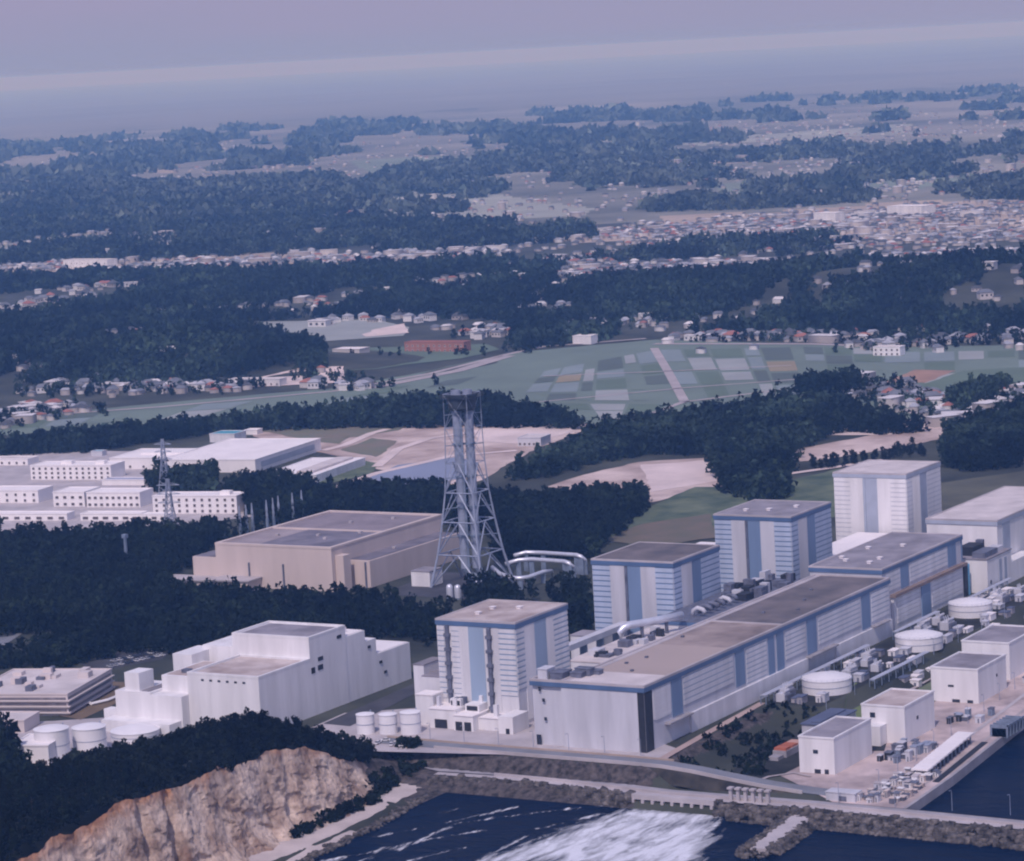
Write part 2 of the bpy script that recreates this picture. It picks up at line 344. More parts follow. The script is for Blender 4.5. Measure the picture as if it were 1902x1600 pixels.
# ------------------------------------------------------------------ sea
def sea_material():
    m = bpy.data.materials.new('sea_water'); m.use_nodes = True; t = m.node_tree; b = t.nodes['Principled BSDF']
    b.inputs['Base Color'].default_value = (0.001, 0.008, 0.030, 1); b.inputs['Specular IOR Level'].default_value = 0.08; b.inputs['Roughness'].default_value = 0.25; b.inputs['IOR'].default_value = 1.14
    g = t.nodes.new('ShaderNodeNewGeometry')
    h = None
    for sc, a, sx in ((0.045, 2.2, 0.5), (0.22, 0.7, 0.6), (0.9, 0.16, 0.7)):
        mp = t.nodes.new('ShaderNodeMapping'); mp.inputs['Scale'].default_value = (sc, sc*sx, sc); mp.inputs['Rotation'].default_value = (0, 0, 0.5)
        n = t.nodes.new('ShaderNodeTexNoise'); n.inputs['Scale'].default_value = 1; n.inputs['Detail'].default_value = 4; n.inputs['Distortion'].default_value = 0.6
        t.links.new(g.outputs['Position'], mp.inputs[0]); t.links.new(mp.outputs[0], n.inputs['Vector'])
        k = t.nodes.new('ShaderNodeMath'); k.operation = 'MULTIPLY'; k.inputs[1].default_value = a; t.links.new(n.outputs['Fac'], k.inputs[0])
        if h is None: h = k
        else:
            ad = t.nodes.new('ShaderNodeMath'); t.links.new(h.outputs[0], ad.inputs[0]); t.links.new(k.outputs[0], ad.inputs[1]); h = ad
    bn = t.nodes.new('ShaderNodeBump'); bn.inputs['Strength'].default_value = 0.8; bn.inputs['Distance'].default_value = 1.0
    t.links.new(h.outputs[0], bn.inputs['Height']); t.links.new(bn.outputs[0], b.inputs['Normal'])
    return m
SEA = sea_material()
b = MB(); b.quad([(-5000, -4000, -12), (300, -4000, -12), (300, 500, -12), (-5000, 500, -12)])
tag(b.build('sea', SEA), kind='structure')
def foam_material(name, thr, soft, scale, stretch, ang):
    m = bpy.data.materials.new(name); m.use_nodes = True; t = m.node_tree; b = t.nodes['Principled BSDF']
    b.inputs['Base Color'].default_value = (0.78, 0.80, 0.86, 1); b.inputs['Roughness'].default_value = 0.9
    at = t.nodes.new('ShaderNodeAttribute'); at.attribute_name = 'cover'
    g = t.nodes.new('ShaderNodeNewGeometry'); mp = t.nodes.new('ShaderNodeMapping'); mp.inputs['Rotation'].default_value = (0, 0, ang); mp.inputs['Scale'].default_value = (scale*stretch, scale, scale)
    n = t.nodes.new('ShaderNodeTexNoise'); n.inputs['Scale'].default_value = 1; n.inputs['Detail'].default_value = 9; n.inputs['Roughness'].default_value = 0.68; n.inputs['Distortion'].default_value = 0.8
    t.links.new(g.outputs['Position'], mp.inputs[0]); t.links.new(mp.outputs[0], n.inputs['Vector'])
    n2 = t.nodes.new('ShaderNodeTexNoise'); n2.inputs['Scale'].default_value = 0.35; n2.inputs['Detail'].default_value = 4; n2.inputs['Distortion'].default_value = 1.5; t.links.new(mp.outputs[0], n2.inputs['Vector'])
    a0 = t.nodes.new('ShaderNodeMath'); a0.operation = 'MULTIPLY_ADD'; a0.inputs[1].default_value = 0.9; t.links.new(n2.outputs['Fac'], a0.inputs[0]); t.links.new(n.outputs['Fac'], a0.inputs[2])
    a1 = t.nodes.new('ShaderNodeMath'); a1.operation = 'SUBTRACT'; a1.inputs[1].default_value = 0.45; t.links.new(a0.outputs[0], a1.inputs[0])
    a = t.nodes.new('ShaderNodeMath'); a.operation = 'ADD'; t.links.new(a1.outputs[0], a.inputs[0]); t.links.new(at.outputs['Fac'], a.inputs[1])
    r = t.nodes.new('ShaderNodeMapRange'); r.inputs[1].default_value = thr; r.inputs[2].default_value = thr+soft
    t.links.new(a.outputs[0], r.inputs[0]); t.links.new(r.outputs[0], b.inputs['Alpha'])
    bn = t.nodes.new('ShaderNodeBump'); bn.inputs['Distance'].default_value = 1.2; t.links.new(n.outputs['Fac'], bn.inputs['Height']); t.links.new(bn.outputs[0], b.inputs['Normal'])
    return m
def foam(name, poly, m, cover, step=2.0, z=-11.93):
    """ragged sheet of foam on the water; cover(u, v) in 0..1 says how closed it is"""
    P = np.array(poly); x = np.arange(P[:, 0].min(), P[:, 0].max()+step, step); y = np.arange(P[:, 1].min(), P[:, 1].max()+step, step)
    X, Y = np.meshgrid(x, y); k, n = X.shape
    Z = z+0.25*fbm(X/3, Y/3, 4)
    i = (np.arange(k-1)[:, None]*n+np.arange(n-1)[None]).ravel(); f = np.stack([i, i+1, i+n+1, i+n], -1)
    me = npmesh(name, np.stack([X, Y, Z], -1).reshape(-1, 3), f, m, smooth=True)
    at = me.attributes.new('cover', 'FLOAT', 'POINT'); at.data.foreach_set('value', cover(X, Y).astype(np.float32).ravel())
    return tag(link(name, me), kind='stuff')
def seg_dist(X, Y, a, b):
    a = np.array(a); b = np.array(b); d = b-a; t = np.clip(((X-a[0])*d[0]+(Y-a[1])*d[1])/(d@d), 0, 1)
    return np.hypot(X-a[0]-t*d[0], Y-a[1]-t*d[1]), t
FOAMP = bpv([(1165, 1506), (1345, 1512), (1290, 1600), (1240, 1680), (850, 1680), (880, 1602), (1010, 1560)], -12)
FOAM1 = foam_material('churned_foam', 0.68, 0.45, 0.20, 0.28, -0.25)
def cov1(X, Y):
    m = inpoly(X.ravel(), Y.ravel(), FOAMP).reshape(X.shape)
    dmin = np.full(X.shape, 1e9)
    for i in range(len(FOAMP)): dmin = np.minimum(dmin, seg_dist(X, Y, FOAMP[i], FOAMP[(i+1) % len(FOAMP)])[0])
    sd_ = np.where(m, dmin, -dmin)
    return np.clip(0.33+sd_/24, -0.35, 0.56)*np.where(X < -120, np.clip(1.6+(X+60)/100, 0.4, 1), 1)
foam('outfall_foam', [(-230, -80), (-44, 80)], FOAM1, cov1)
FOAM2 = foam_material('streaky_foam', 0.80, 0.3, 0.25, 0.3, 0.9)
STREAKS = [[(700, 1555), (800, 1535), (960, 1500)], [(560, 1625), (640, 1596)], [(1000, 1540), (1120, 1512)], [(760, 1600), (860, 1575)], [(740, 1580), (850, 1530), (1000, 1510), (1120, 1497)], [(600, 1600), (700, 1582), (720, 1575)], [(820, 1512), (850, 1503)], [(900, 1590), (980, 1555), (1090, 1525), (1180, 1505)], [(640, 1612), (760, 1566), (900, 1543)], [(1340, 1520), (1300, 1560), (1240, 1620)]]
def cov2(X, Y):
    c = np.full(X.shape, -0.4)
    for s_ in STREAKS:
        q = bpv(s_, -12)
        for a, e in zip(q[:-1], q[1:]):
            d, _ = seg_dist(X, Y, a, e); c = np.maximum(c, 0.44-d/8.0)
    return c
foam('foam_streaks', [(-230, -60), (-46, 130)], FOAM2, cov2, z=-11.97)
# surf along the beach
# ------------------------------------------------------------------ beach, cliff
def cliff_material():
    m = bpy.data.materials.new('sandstone_cliff'); m.use_nodes = True; t = m.node_tree; b = t.nodes['Principled BSDF']; b.inputs['Roughness'].default_value = 1
    g = t.nodes.new('ShaderNodeNewGeometry')
    def noise(scale, rot=(0, 0, 0), det=7):
        mp = t.nodes.new('ShaderNodeMapping'); mp.inputs['Scale'].default_value = scale; mp.inputs['Rotation'].default_value = rot
        n = t.nodes.new('ShaderNodeTexNoise'); n.inputs['Scale'].default_value = 1; n.inputs['Detail'].default_value = det; n.inputs['Roughness'].default_value = 0.65
        t.links.new(g.outputs['Position'], mp.inputs[0]); t.links.new(mp.outputs[0], n.inputs['Vector']); return n
    n1 = noise((0.07, 0.07, 0.05)); r1 = t.nodes.new('ShaderNodeValToRGB'); e = r1.color_ramp.elements
    e[0].position = 0.30; e[0].color = (0.27, 0.16, 0.11, 1); e[1].position = 0.60; e[1].color = (0.82, 0.65, 0.53, 1)
    t.links.new(n1.outputs['Fac'], r1.inputs[0])
    # rust streaks below the soil line and on the far buttresses
    n2 = noise((0.06, 0.06, 0.025)); sep = t.nodes.new('ShaderNodeSeparateXYZ'); t.links.new(g.outputs['Position'], sep.inputs[0])
    at = t.nodes.new('ShaderNodeAttribute'); at.attribute_name = 'rust'
    ad = t.nodes.new('ShaderNodeMath'); t.links.new(n2.outputs['Fac'], ad.inputs[0]); t.links.new(at.outputs['Fac'], ad.inputs[1])
    mr = t.nodes.new('ShaderNodeMapRange'); mr.inputs[1].default_value = 0.78; mr.inputs[2].default_value = 1.05; mr.inputs[4].default_value = 0.85; t.links.new(ad.outputs[0], mr.inputs[0])
    mx = t.nodes.new('ShaderNodeMix'); mx.data_type = 'RGBA'; t.links.new(mr.outputs[0], mx.inputs[0]); t.links.new(r1.outputs[0], mx.inputs[6]); mx.inputs[7].default_value = (0.58, 0.24, 0.09, 1)
    n3 = noise((0.25, 0.25, 0.12)); mr3 = t.nodes.new('ShaderNodeMapRange'); mr3.inputs[1].default_value = 0.28; mr3.inputs[2].default_value = 0.5; mr3.inputs[3].default_value = 0.55
    t.links.new(n3.outputs['Fac'], mr3.inputs[0])
    mx2 = t.nodes.new('ShaderNodeMix'); mx2.data_type = 'RGBA'; mx2.blend_type = 'MULTIPLY'; mx2.inputs[0].default_value = 1; t.links.new(mx.outputs[2], mx2.inputs[6]); t.links.new(mr3.outputs[0], mx2.inputs[7])
    t.links.new(mx2.outputs[2], b.inputs['Base Color'])
    n4 = noise((0.5, 0.5, 0.3)); bn = t.nodes.new('ShaderNodeBump'); bn.inputs['Distance'].default_value = 1.6; t.links.new(n4.outputs['Fac'], bn.inputs['Height']); t.links.new(bn.outputs[0], b.inputs['Normal'])
    return m
CTOP = lambda u: np.interp(u, [-420, -330, -300, -270, -248, -225, -205, -165, -142, -121, -91, -60, -40, -24], [14, 20, 24, 27, 29, 27, 27, 24, 26, 22, 11, 0, -7, -10])
def cliff():
    us = np.arange(-420, -24, 0.9); ts = np.linspace(-0.12, 1.0, 70)
    U, T = np.meshgrid(us, ts)
    top = CTOP(us)-5.5*(fbm(us/14, us*0, 11)-0.4)-2.0*(fbm(us/3.5, us*0, 12)-0.5)
    Z = -12+T*(top[None, :]+12.6)
    foot = np.interp(us, [-420, -200, -90, -50, -24], [134, 135, 137, 141, 146])
    V = foot[None]+13.0*np.clip(T, 0, 1)**0.8
    def cells(x, z, sd_):            # fractured blocks: distance to jittered joints
        gx_, gz_ = np.floor(x), np.floor(z); best = np.full(x.shape, 9.0); val = np.zeros(x.shape)
        for i in (-1, 0, 1):
            for j in (-1, 0, 1):
                cx_, cz_ = gx_+i, gz_+j; jx = vnoise(cx_*7.3+0.5, cz_*3.1+0.5, sd_); jz = vnoise(cx_*5.7+9.5, cz_*8.9+0.5, sd_+1)
                d_ = (x-cx_-jx)**2+(z-cz_-jz)**2; k_ = d_ < best; best = np.where(k_, d_, best); val = np.where(k_, vnoise(cx_*3.3+2.5, cz_*6.1+4.5, sd_+2), val)
        return val
    W1 = U+6*fbm(U/20, Z/20, 24)+0.35*Z; W2 = Z+5*fbm(U/18, Z/14, 25)
    rel = (fbm(U/26, Z/45, 21)-0.5)*10+(cells(W1/9.0, W2/8.0, 61)-0.5)*4.2+(cells(W1/3.6, W2/2.6, 64)-0.5)*1.9+(fbm(U/1.6, Z/1.6, 23)-0.5)*1.5
    for gu, wd, dp in ((-226, 3.0, 8), (-246, 2.6, 7), (-140, 3.5, 4)):
        rel += dp*np.exp(-((U-gu-0.25*Z-3*fbm(Z/8, U*0, 27))/wd)**2)
    # talus apron at the foot
    rel -= 4.5*np.clip(0.22-T, 0, 1)/0.22*(0.4+fbm(U/12, U*0, 29))
    V = V+rel*np.clip(1.25-T, 0.35, 1)
    k, n = U.shape; i = (np.arange(k-1)[:, None]*n+np.arange(n-1)[None]).ravel()
    f = np.stack([i, i+1, i+n+1, i+n], -1)
    me = npmesh('cliff', np.stack([U, V, Z], -1).reshape(-1, 3), f, cliff_material())
    rust = np.clip((T-0.72)*1.3, 0, 0.4)+np.where(U < -215, 0.22, 0)+0.22*np.clip(1-T*3, 0, 1)*(U < -120)
    at = me.attributes.new('rust', 'FLOAT', 'POINT'); at.data.foreach_set('value', rust.astype(np.float32).ravel())
    tag(link('cliff', me), kind='structure')
cliff()
bx = np.arange(-420, -36, 4.0); rows = []
for vv in (110.5, 114, 118, 122, 127, 133, 140, 146): rows.append(vv)
U, V = np.meshgrid(bx, rows); sh = np.interp(U, [-420, -200, -160, -110, -60, -45], [2, 2, 0.5, 2.5, 8, 14])*np.clip((140-V)/28, 0, 1)+(fbm(U/15, V/15, 2)-0.5)*3
Vs = V+sh; Z = np.interp(V, [110, 116, 122, 140, 150], [-12.7, -11.7, -10.9, -10.3, -10])+0.35*(fbm(U/5, V/5, 8)-0.4)
k, n = U.shape; i = (np.arange(k-1)[:, None]*n+np.arange(n-1)[None]).ravel()
tag(link('beach', npmesh('beach', np.stack([U, Vs, Z], -1).reshape(-1, 3), np.stack([i, i+1, i+n+1, i+n], -1), SAND, smooth=True)), kind='structure')

def rock_field(name, pts, smin, smax, m, squash=0.75):
    """one mesh of angular boulders, centres pts (n,3)"""
    base = np.array([[-1,-1,-1],[1,-1,-1],[1,1,-1],[-1,1,-1],[-1,-1,1],[1,-1,1],[1,1,1],[-1,1,1]], float)*0.62
    fc = np.array([[0,3,2,1],[4,5,6,7],[0,1,5,4],[1,2,6,5],[2,3,7,6],[3,0,4,7]])
    n = len(pts); s_ = rng.uniform(smin, smax, (n, 1, 1))*np.array([1, 1, squash])*rng.uniform(0.75, 1.3, (n, 1, 3))
    v = base[None]*s_*rng.uniform(0.7, 1.2, (n, 8, 1))
    a = rng.uniform(0, 6.28, n); b_ = rng.uniform(-0.6, 0.6, n); c, s2 = np.cos(a), np.sin(a)
    x = v[..., 0]*c[:, None]-v[..., 1]*s2[:, None]; y = v[..., 0]*s2[:, None]+v[..., 1]*c[:, None]; z = v[..., 2]
    c, s2 = np.cos(b_), np.sin(b_); x, z = x*c[:, None]-z*s2[:, None], x*s2[:, None]+z*c[:, None]
    V_ = np.stack([x, y, z], -1)+pts[:, None, :]
    f = (fc[None]+8*np.arange(n)[:, None, None]).reshape(-1, 4)
    return tag(link(name, npmesh(name, V_.reshape(-1, 3), f, m)), kind='stuff')
# ------------------------------------------------------------------ sea wall, roads, breakwater, quay
def wallstrip(name, pts, wd, h, m, z0=None):
    """a low wall following pts (u, v, ztop)"""
    P = np.array(pts, float); b = MB(); off = []
    for i in range(len(P)):
        d = P[min(i+1, len(P)-1)]-P[max(i-1, 0)]; n = np.array([-d[1], d[0], 0]); n /= np.linalg.norm(n); off.append(n*wd/2)
    for i in range(len(P)-1):
        a, c = P[i], P[i+1]; al, ar, cl, cr = a+off[i], a-off[i], c+off[i+1], c-off[i+1]; dn = np.array([0, 0, -h])
        b.quad([ar, cr, cl, al]); b.quad([ar+dn, cr+dn, cr, ar]); b.quad([cl+dn, al+dn, al, cl])
        if i == 0: b.quad([al+dn, ar+dn, ar, al])
        if i == len(P)-2: b.quad([cr+dn, cl+dn, cl, cr])
    return b
UPR = [(-15, 175, 0), (-16, 140, 0), (-16, 87, 0), (-16, 40, 0), (-16, 19, -0.3), (-14, 5, -2), (-12.5, -9, -4.2), (-12, -30, -6.7), (-12, -49, -8), (-14, -64, -8)]
b, L_, R_ = strip('upper_road', UPR, 11, ROADG, 0.3); tag(b.build('upper_road', ROADG), kind='structure')
tag(wallstrip('parapet_wall', [(p[0]-6.2, p[1], p[2]+1.5) for p in UPR[1:-1]], 0.6, 3.2, CONCL).build('parapet_wall', CONCL), 'pale concrete parapet along the sea side of the upper coast road', 'wall')
tag(wallstrip('kerb_wall', [(p[0]+6.4, p[1], p[2]+1.0) for p in UPR[:5]], 0.8, 1.6, mat('tan_kerb', (0.42, 0.33, 0.28))).build('boundary_wall', bpy.data.materials['tan_kerb']), 'low tan wall between the coast road and the pale turbine hall', 'wall')
LWR = [(-20, 168, -6), (-27, 146, -7), (-33, 129, -7), (-31, 100, -7), (-31.5, 72, -7), (-35, 30, -7), (-38, 7, -7), (-37, -30, -7), (-36, -60, -7), (-37, -100, -7), (-40, -170, -7), (-46, -260, -7), (-54, -360, -7)]
b, _, _ = strip('lower_road', LWR, 7, CONC, 0.35); tag(b.build('lower_road', CONC), kind='structure')
b, _, _ = strip('promenade', [(p[0]-6.4, p[1], p[2]-0.3) for p in LWR[2:]], 5, CONCL, 0.35); tag(b.build('promenade', CONCL), kind='structure')
tag(wallstrip('sea_wall', [(p[0]-3.7, p[1], p[2]+1.3) for p in LWR[3:]], 0.7, 2.6, CONCL).build('sea_wall', CONCL), 'long pale sea wall beside the lower road running out along the breakwater', 'wall')
# dark embankment between the roads
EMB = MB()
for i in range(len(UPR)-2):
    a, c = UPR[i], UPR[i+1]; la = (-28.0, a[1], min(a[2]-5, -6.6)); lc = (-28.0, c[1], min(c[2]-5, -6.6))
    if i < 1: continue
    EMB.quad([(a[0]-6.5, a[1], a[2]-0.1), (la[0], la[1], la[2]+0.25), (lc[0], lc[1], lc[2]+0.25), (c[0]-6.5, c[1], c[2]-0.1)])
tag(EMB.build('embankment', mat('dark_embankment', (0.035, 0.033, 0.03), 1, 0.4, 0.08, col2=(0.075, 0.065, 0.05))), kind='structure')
# breakwater core beyond the quay
bwp = [p for p in LWR if p[1] < -50]
core = MB()
for a, c in zip(bwp[:-1], bwp[1:]):
    sec = lambda q: [(q[0]+16, q[1], -16), (q[0]+6, q[1], -7.2), (q[0]-9.5, q[1], -7.4), (q[0]-26, q[1], -16)]
    A_, C_ = sec(a), sec(c)
    for j in range(3): core.quad([A_[j], A_[j+1], C_[j+1], C_[j]])
tag(core.build('breakwater', mat('dark_rubble_core', (0.05, 0.045, 0.045), 1, 0.4, 0.2)), kind='structure')
pts = []
for a, c in zip(LWR[2:-1], LWR[3:]):
    L = math.hypot(a[0]-c[0], a[1]-c[1]); n = int(L*(5.5 if a[1] < -25 else (2.6 if a[1] < 25 else 6.5)))
    for _ in range(n):
        t = rng.random(); s_ = rng.random(); base = np.array(a)*(1-t)+np.array(c)*t
        wd = 12 if a[1] < -25 else 6
        pts.append((base[0]-9.5-wd*s_, base[1]+rng.uniform(-1, 1), -7.3-5.2*s_+rng.uniform(-0.3, 0.5)))
pts = np.array(pts)
pts = pts[~((pts[:, 1] < 22) & (pts[:, 1] > -22))]
rock_field('armour_rocks', pts, 1.2, 2.6, ROCKM)
bpts = np.stack([rng.uniform(-300, -42, 1100), np.zeros(1100), np.zeros(1100)], -1)
bpts[:, 1] = np.interp(bpts[:, 0], [-300, -160, -110, -60, -45], [113, 112, 115, 122, 126])+rng.normal(0, 1.6, 1100)-0.5; bpts[:, 2] = -12+rng.uniform(-0.2, 0.7, 1100)
rock_field('shore_rocks', bpts, 0.5, 1.5, ROCKM)
# rubble jetty reaching into the sea
JA, JB = bp(1490, 1518, -9.5), bp(1408, 1582, -11)
b = MB(); d = (JB-JA)/np.linalg.norm(JB-JA); nn = np.array([-d[1], d[0], 0])
A0, B0 = JA-d*6, JB
for o_ in (0,):
    sec = lambda q, z: [q+nn*9+[0, 0, -16-q[2]], q+nn*4.2+[0, 0, z-q[2]], q-nn*4.2+[0, 0, z-q[2]], q-nn*9+[0, 0, -16-q[2]]]
    A_, C_ = sec(A0, -8.6), sec(B0, -9.6)
    for j in range(3): b.quad([A_[j], C_[j], C_[j+1], A_[j+1]], 0)
    b.quad(C_)
tag(b.build('jetty', CONCL), kind='structure')
pts = []
for _ in range(520):
    t = rng.uniform(0, 1.06); s_ = rng.choice([-1, 1]); k_ = rng.uniform(0, 1); q = A0*(1-t)+B0*t+nn*s_*(4.4+5*k_)
    if t > 1: q = B0+d*rng.uniform(0, 8)+nn*rng.uniform(-6, 6)
    pts.append((q[0], q[1], -9.4-2.8*k_+rng.uniform(-0.3, 0.3)-(0.8 if t > 1 else 0)))
rock_field('jetty_rocks', np.array(pts), 1.0, 2.2, ROCKM)
# outfall sluice under the lower road
o = thing('outfall_sluice', 'pale concrete outfall with a row of piers above the white churning water', 'sluice', (-46, 0, -12))
b = MB(); b.box(-2, 2.4, -20, 21, 3.4, 5.6); b.build('deck', CONCL, o)
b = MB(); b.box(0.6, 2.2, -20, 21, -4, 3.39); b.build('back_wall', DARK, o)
pm = MB(); pm.box(-2.6, 0.5, -0.7, 0.7, -4, 3.38); pm = pm.mesh('pier', [CONCL])
for k_ in range(9): link('pier', pm, o).location = (0, -19+k_*4.9, 0)
o = thing('stop_log_gantry', 'row of pale gate posts standing on the sea wall beside the outfall', 'gantry', tuple(bp(1395, 1490, -7)))
for k_ in range(6):
    b = MB(); b.box(-0.7, 0.7, k_*3.6-9, k_*3.6-7.6, 0, 5.2); b.box(-1.4, 1.4, k_*3.6-9.5, k_*3.6-7.1, 5.2, 6.0); b.build('post', CONCL, o)
# quay terrace paving, wall and edge
QP = [(-30, -103), (29, -100.2), (143, -90.5), (400, -68.5), (400, -20), (140, -18), (60, -22), (8, -26), (-14, -52), (-30, -70)]
sheet('quay_paving', QP, QUAY, 0.25, -8, 0)
b = MB()
for a, c in zip(QP[:3], QP[1:4]):
    b.quad([(a[0], a[1]-0.6, -16), (c[0], c[1]-0.6, -16), (c[0], c[1]-0.6, -7.5), (a[0], a[1]-0.6, -7.5)]); b.quad([(a[0], a[1]-0.6, -7.5), (c[0], c[1]-0.6, -7.5), (c[0], c[1]+1.0, -7.5), (a[0], a[1]+1.0, -7.5)])
    b.quad([(a[0], a[1]+1.0, -7.5), (c[0], c[1]+1.0, -7.5), (c[0], c[1]+1.0, -8.2), (a[0], a[1]+1.0, -8.2)])
a = QP[0]; b.quad([(a[0], a[1]-0.6, -16), (a[0], a[1]-0.6, -7.5), (a[0], a[1]+38, -7.5), (a[0], a[1]+38, -16)])
tag(b.build('quay_wall', CONC), 'grey concrete quay wall facing the dark harbour water', 'wall')
for k_, (off, m_) in enumerate(((6.5, ROADP), (16, CONCL))):
    b, _, _ = strip('quay_track', [(-20, -103+off+3, -8), (29, -101+off, -8), (143, -91.5+off, -8), (400, -70+off, -8)], 1.6 if k_ == 0 else 2.2, m_, 0.4); tag(b.build('quay_track', m_), kind='structure')
# ------------------------------------------------------------------ power station buildings
def louvre(parent, face, a0, a1, z0, z1, pitch=2.6, gap=1.0, mw=LAV, mb=LBLUE, depth=0.35, name='louvre_panel'):
    """a panel of proud white slats over a blue backing; face 'x' lies on x=0 looking -x, 'y' on y=0 looking -y"""
    b = MB(); n = max(1, int((z1-z0)/pitch)); p = (z1-z0)/n
    def bx(d0, d1, lo, hi, m):
        if face == 'x': b.box(-d1, -d0, a0, a1, lo, hi, m)
        else: b.box(a0, a1, -d1, -d0, lo, hi, m)
    bx(0.02, 0.12, z0, z1, 1)
    for i in range(n): bx(0.121, depth, z0+i*p+gap*0.5, z0+(i+1)*p-gap*0.5, 0)
    return b.build(name, [mw, mb], parent)
def panel(parent, face, a0, a1, z0, z1, m, name, depth=0.25, ribs=0):
    b = MB()
    def bx(d0, d1, p0, p1): 
        if face == 'x': b.box(-d1, -d0, p0, p1, z0, z1)
        else: b.box(p0, p1, -d1, -d0, z0, z1)
    bx(0.02, depth, a0, a1)
    if ribs:
        n = int((a1-a0)/ribs)
        for i in range(n): bx(depth+0.001, depth+0.14, a0+(i+0.2)*ribs, a0+(i+0.55)*ribs)
    return b.build(name, m, parent)
def roofset(parent, L, W, H, roofm, fm, fh=2.2, trim=CONCL, vents=(), hatch=True):
    b = MB(); b.box(0.8, L-0.8, 0.8, W-0.8, H-0.9, H-0.3); rf = b.build('roof', roofm, parent)
    b = MB()                                                   # parapet with a pale coping
    for x0, x1, y0, y1 in ((-0.45, 0.8, -0.45, W+0.45), (L-0.8, L+0.45, -0.45, W+0.45), (0.8, L-0.8, -0.45, 0.8), (0.8, L-0.8, W-0.8, W+0.45)):
        b.box(x0, x1, y0, y1, H-0.9, H)
    b.build('parapet', trim, parent)
    b = MB()
    for x0, x1, y0, y1 in ((-0.5, 0, -0.5, W+0.5), (L, L+0.5, -0.5, W+0.5), (0, L, -0.5, 0), (0, L, W, W+0.5)):
        b.box(x0, x1, y0, y1, H-0.9-fh, H-0.902)
    b.build('fascia', fm, parent)
    for vx, vy in vents:
        b = MB(); b.box(vx-1.3, vx+1.3, vy-1.1, vy+1.1, H-0.3, H+0.7); b.box(vx-1.6, vx+1.6, vy-1.4, vy+1.4, H+0.7, H+0.95); b.build('roof_vent', ROOFW, rf)
    return rf
def box_part(parent, name, m, *a, top=None):
    b = MB(); b.box(*a, top=1 if top else None); return b.build(name, [m, top] if top else m, parent)
def doors(parent, face, lst, m=DARK, name='door', d=0.18):
    for a0, a1, z0, z1 in lst:
        b = MB()
        if face == 'x': b.box(-d, -0.02, a0, a1, z0, z1)
        else: b.box(a0, a1, -d, -0.02, z0, z1)
        b.build(name, m, parent)

# reactor buildings
SLAT = mat('pale_blue_slat', (0.46, 0.53, 0.66), 0.65, 0.10, 0.12, streak=True)
def reactor(label, u, v, L, W, H, roofm, fm, stripe, wall=LAV, first=False, mb=LBLUE, vents=(), gap=1.15, slat=None):
    slat = slat or wall
    o = thing('reactor_building', label, 'reactor building', (u, v, 0), group='reactor buildings in a row')
    b = MB(); b.box(0, L, 0, W, -1, H-0.9); b.build('wall', wall, o)
    roofset(o, L, W, H, roofm, fm, vents=vents)
    zt = H-3.3
    if first:
        louvre(o, 'x', 0.2, 9.6, 15, zt, 2.55, 0.75, WHITE, mb); panel(o, 'x', 9.6, 13, 2, zt, WHITE, 'plain_panel', ribs=1.1)
        panel(o, 'x', 18, 26.6, 5, zt, stripe, 'blue_panel'); panel(o, 'x', 26.6, 32, 2, zt, WHITE, 'plain_panel', ribs=1.1)
        louvre(o, 'x', 32, 36.4, 12, zt, 2.55, 0.4, WHITE, mb); louvre(o, 'x', 40.4, W-0.2, 12, zt, 2.55, 0.55, WHITE, mb)
        for yc in (14.6, 38.3):
            b = MB(); b.box(-1.6, -0.1, yc-0.9, yc+0.9, 6, zt)
            for k in range(6): b.box(-2.1, -0.05, yc-1.5, yc+1.5, 8+k*7, 9.6+k*7)
            b.build('duct_riser', DUCT, o)
        louvre(o, 'y', 0.2, 8, 18, zt, 2.55, 0.9, WHITE, mb); panel(o, 'y', 8, 18, 2, zt, WHITE, 'plain_panel', ribs=1.2); panel(o, 'y', 18, 29.5, 2, zt, stripe, 'blue_panel')
        panel(o, 'y', 29.5, 37, 2, zt, WHITE, 'plain_panel', ribs=1.2); louvre(o, 'y', 37, L-0.2, 2, zt, 2.55, 0.9, WHITE, mb)
    else:
        louvre(o, 'x', 0.2, 10.6, 6, zt, 2.8, gap, slat, mb); panel(o, 'x', 10.6, 19.5, 2, zt, wall, 'plain_panel', ribs=1.2)
        panel(o, 'x', 19.5, 28.4, 3, zt, stripe, 'blue_panel'); panel(o, 'x', 28.4, 38, 2, zt, wall, 'plain_panel', ribs=1.2); louvre(o, 'x', 38, W-0.2, 6, zt, 2.8, gap, slat, mb)
        b = MB(); b.box(-0.9, -0.26, 27.4, 28.9, 3, zt); b.build('duct_riser', DUCT if wall is LAV else FASC2, o)
        louvre(o, 'y', 0.2, 9, 6, zt, 2.8, gap, slat, mb); panel(o, 'y', 9, 21.5, 2, zt, wall, 'plain_panel', ribs=1.2)
        panel(o, 'y', 21.5, 32.2, 2, zt, stripe, 'blue_panel'); louvre(o, 'y', 32.2, L-0.2, 2, zt, 2.8, gap, slat, mb)
    return o
R1 = reactor('nearest reactor building, pinkish roof, two dark duct risers up its front', 29.9, 123, 51.4, 44.7, 51.7, ROOFP, FASC, LBLUE, WHITE, True, vents=((16, 30), (34, 17), (30, 30)))
R2 = reactor('blue striped reactor building with plain dark grey roof beside the curved pipes', 196.8, 123.2, 54.9, 48.9, 52.4, ROOFD, FASC, BLUE, gap=0.8, mb=BLUE, slat=SLAT)
R3 = reactor('blue striped reactor building with three pale vents in a row on its grey roof', 348.8, 125.5, 54.9, 48.9, 52.4, ROOFG, FASC, BLUE, gap=0.75, mb=BLUE, slat=SLAT, vents=((16, 36), (20, 23), (34, 12)))
R4 = reactor('whitest and farthest reactor building, pale roof and pale blue fascia', 515.7, 125, 54.9, 48.9, 52.4, ROOFL, FASC2, FASC2, WHITE2, gap=0.35, mb=FASC2)
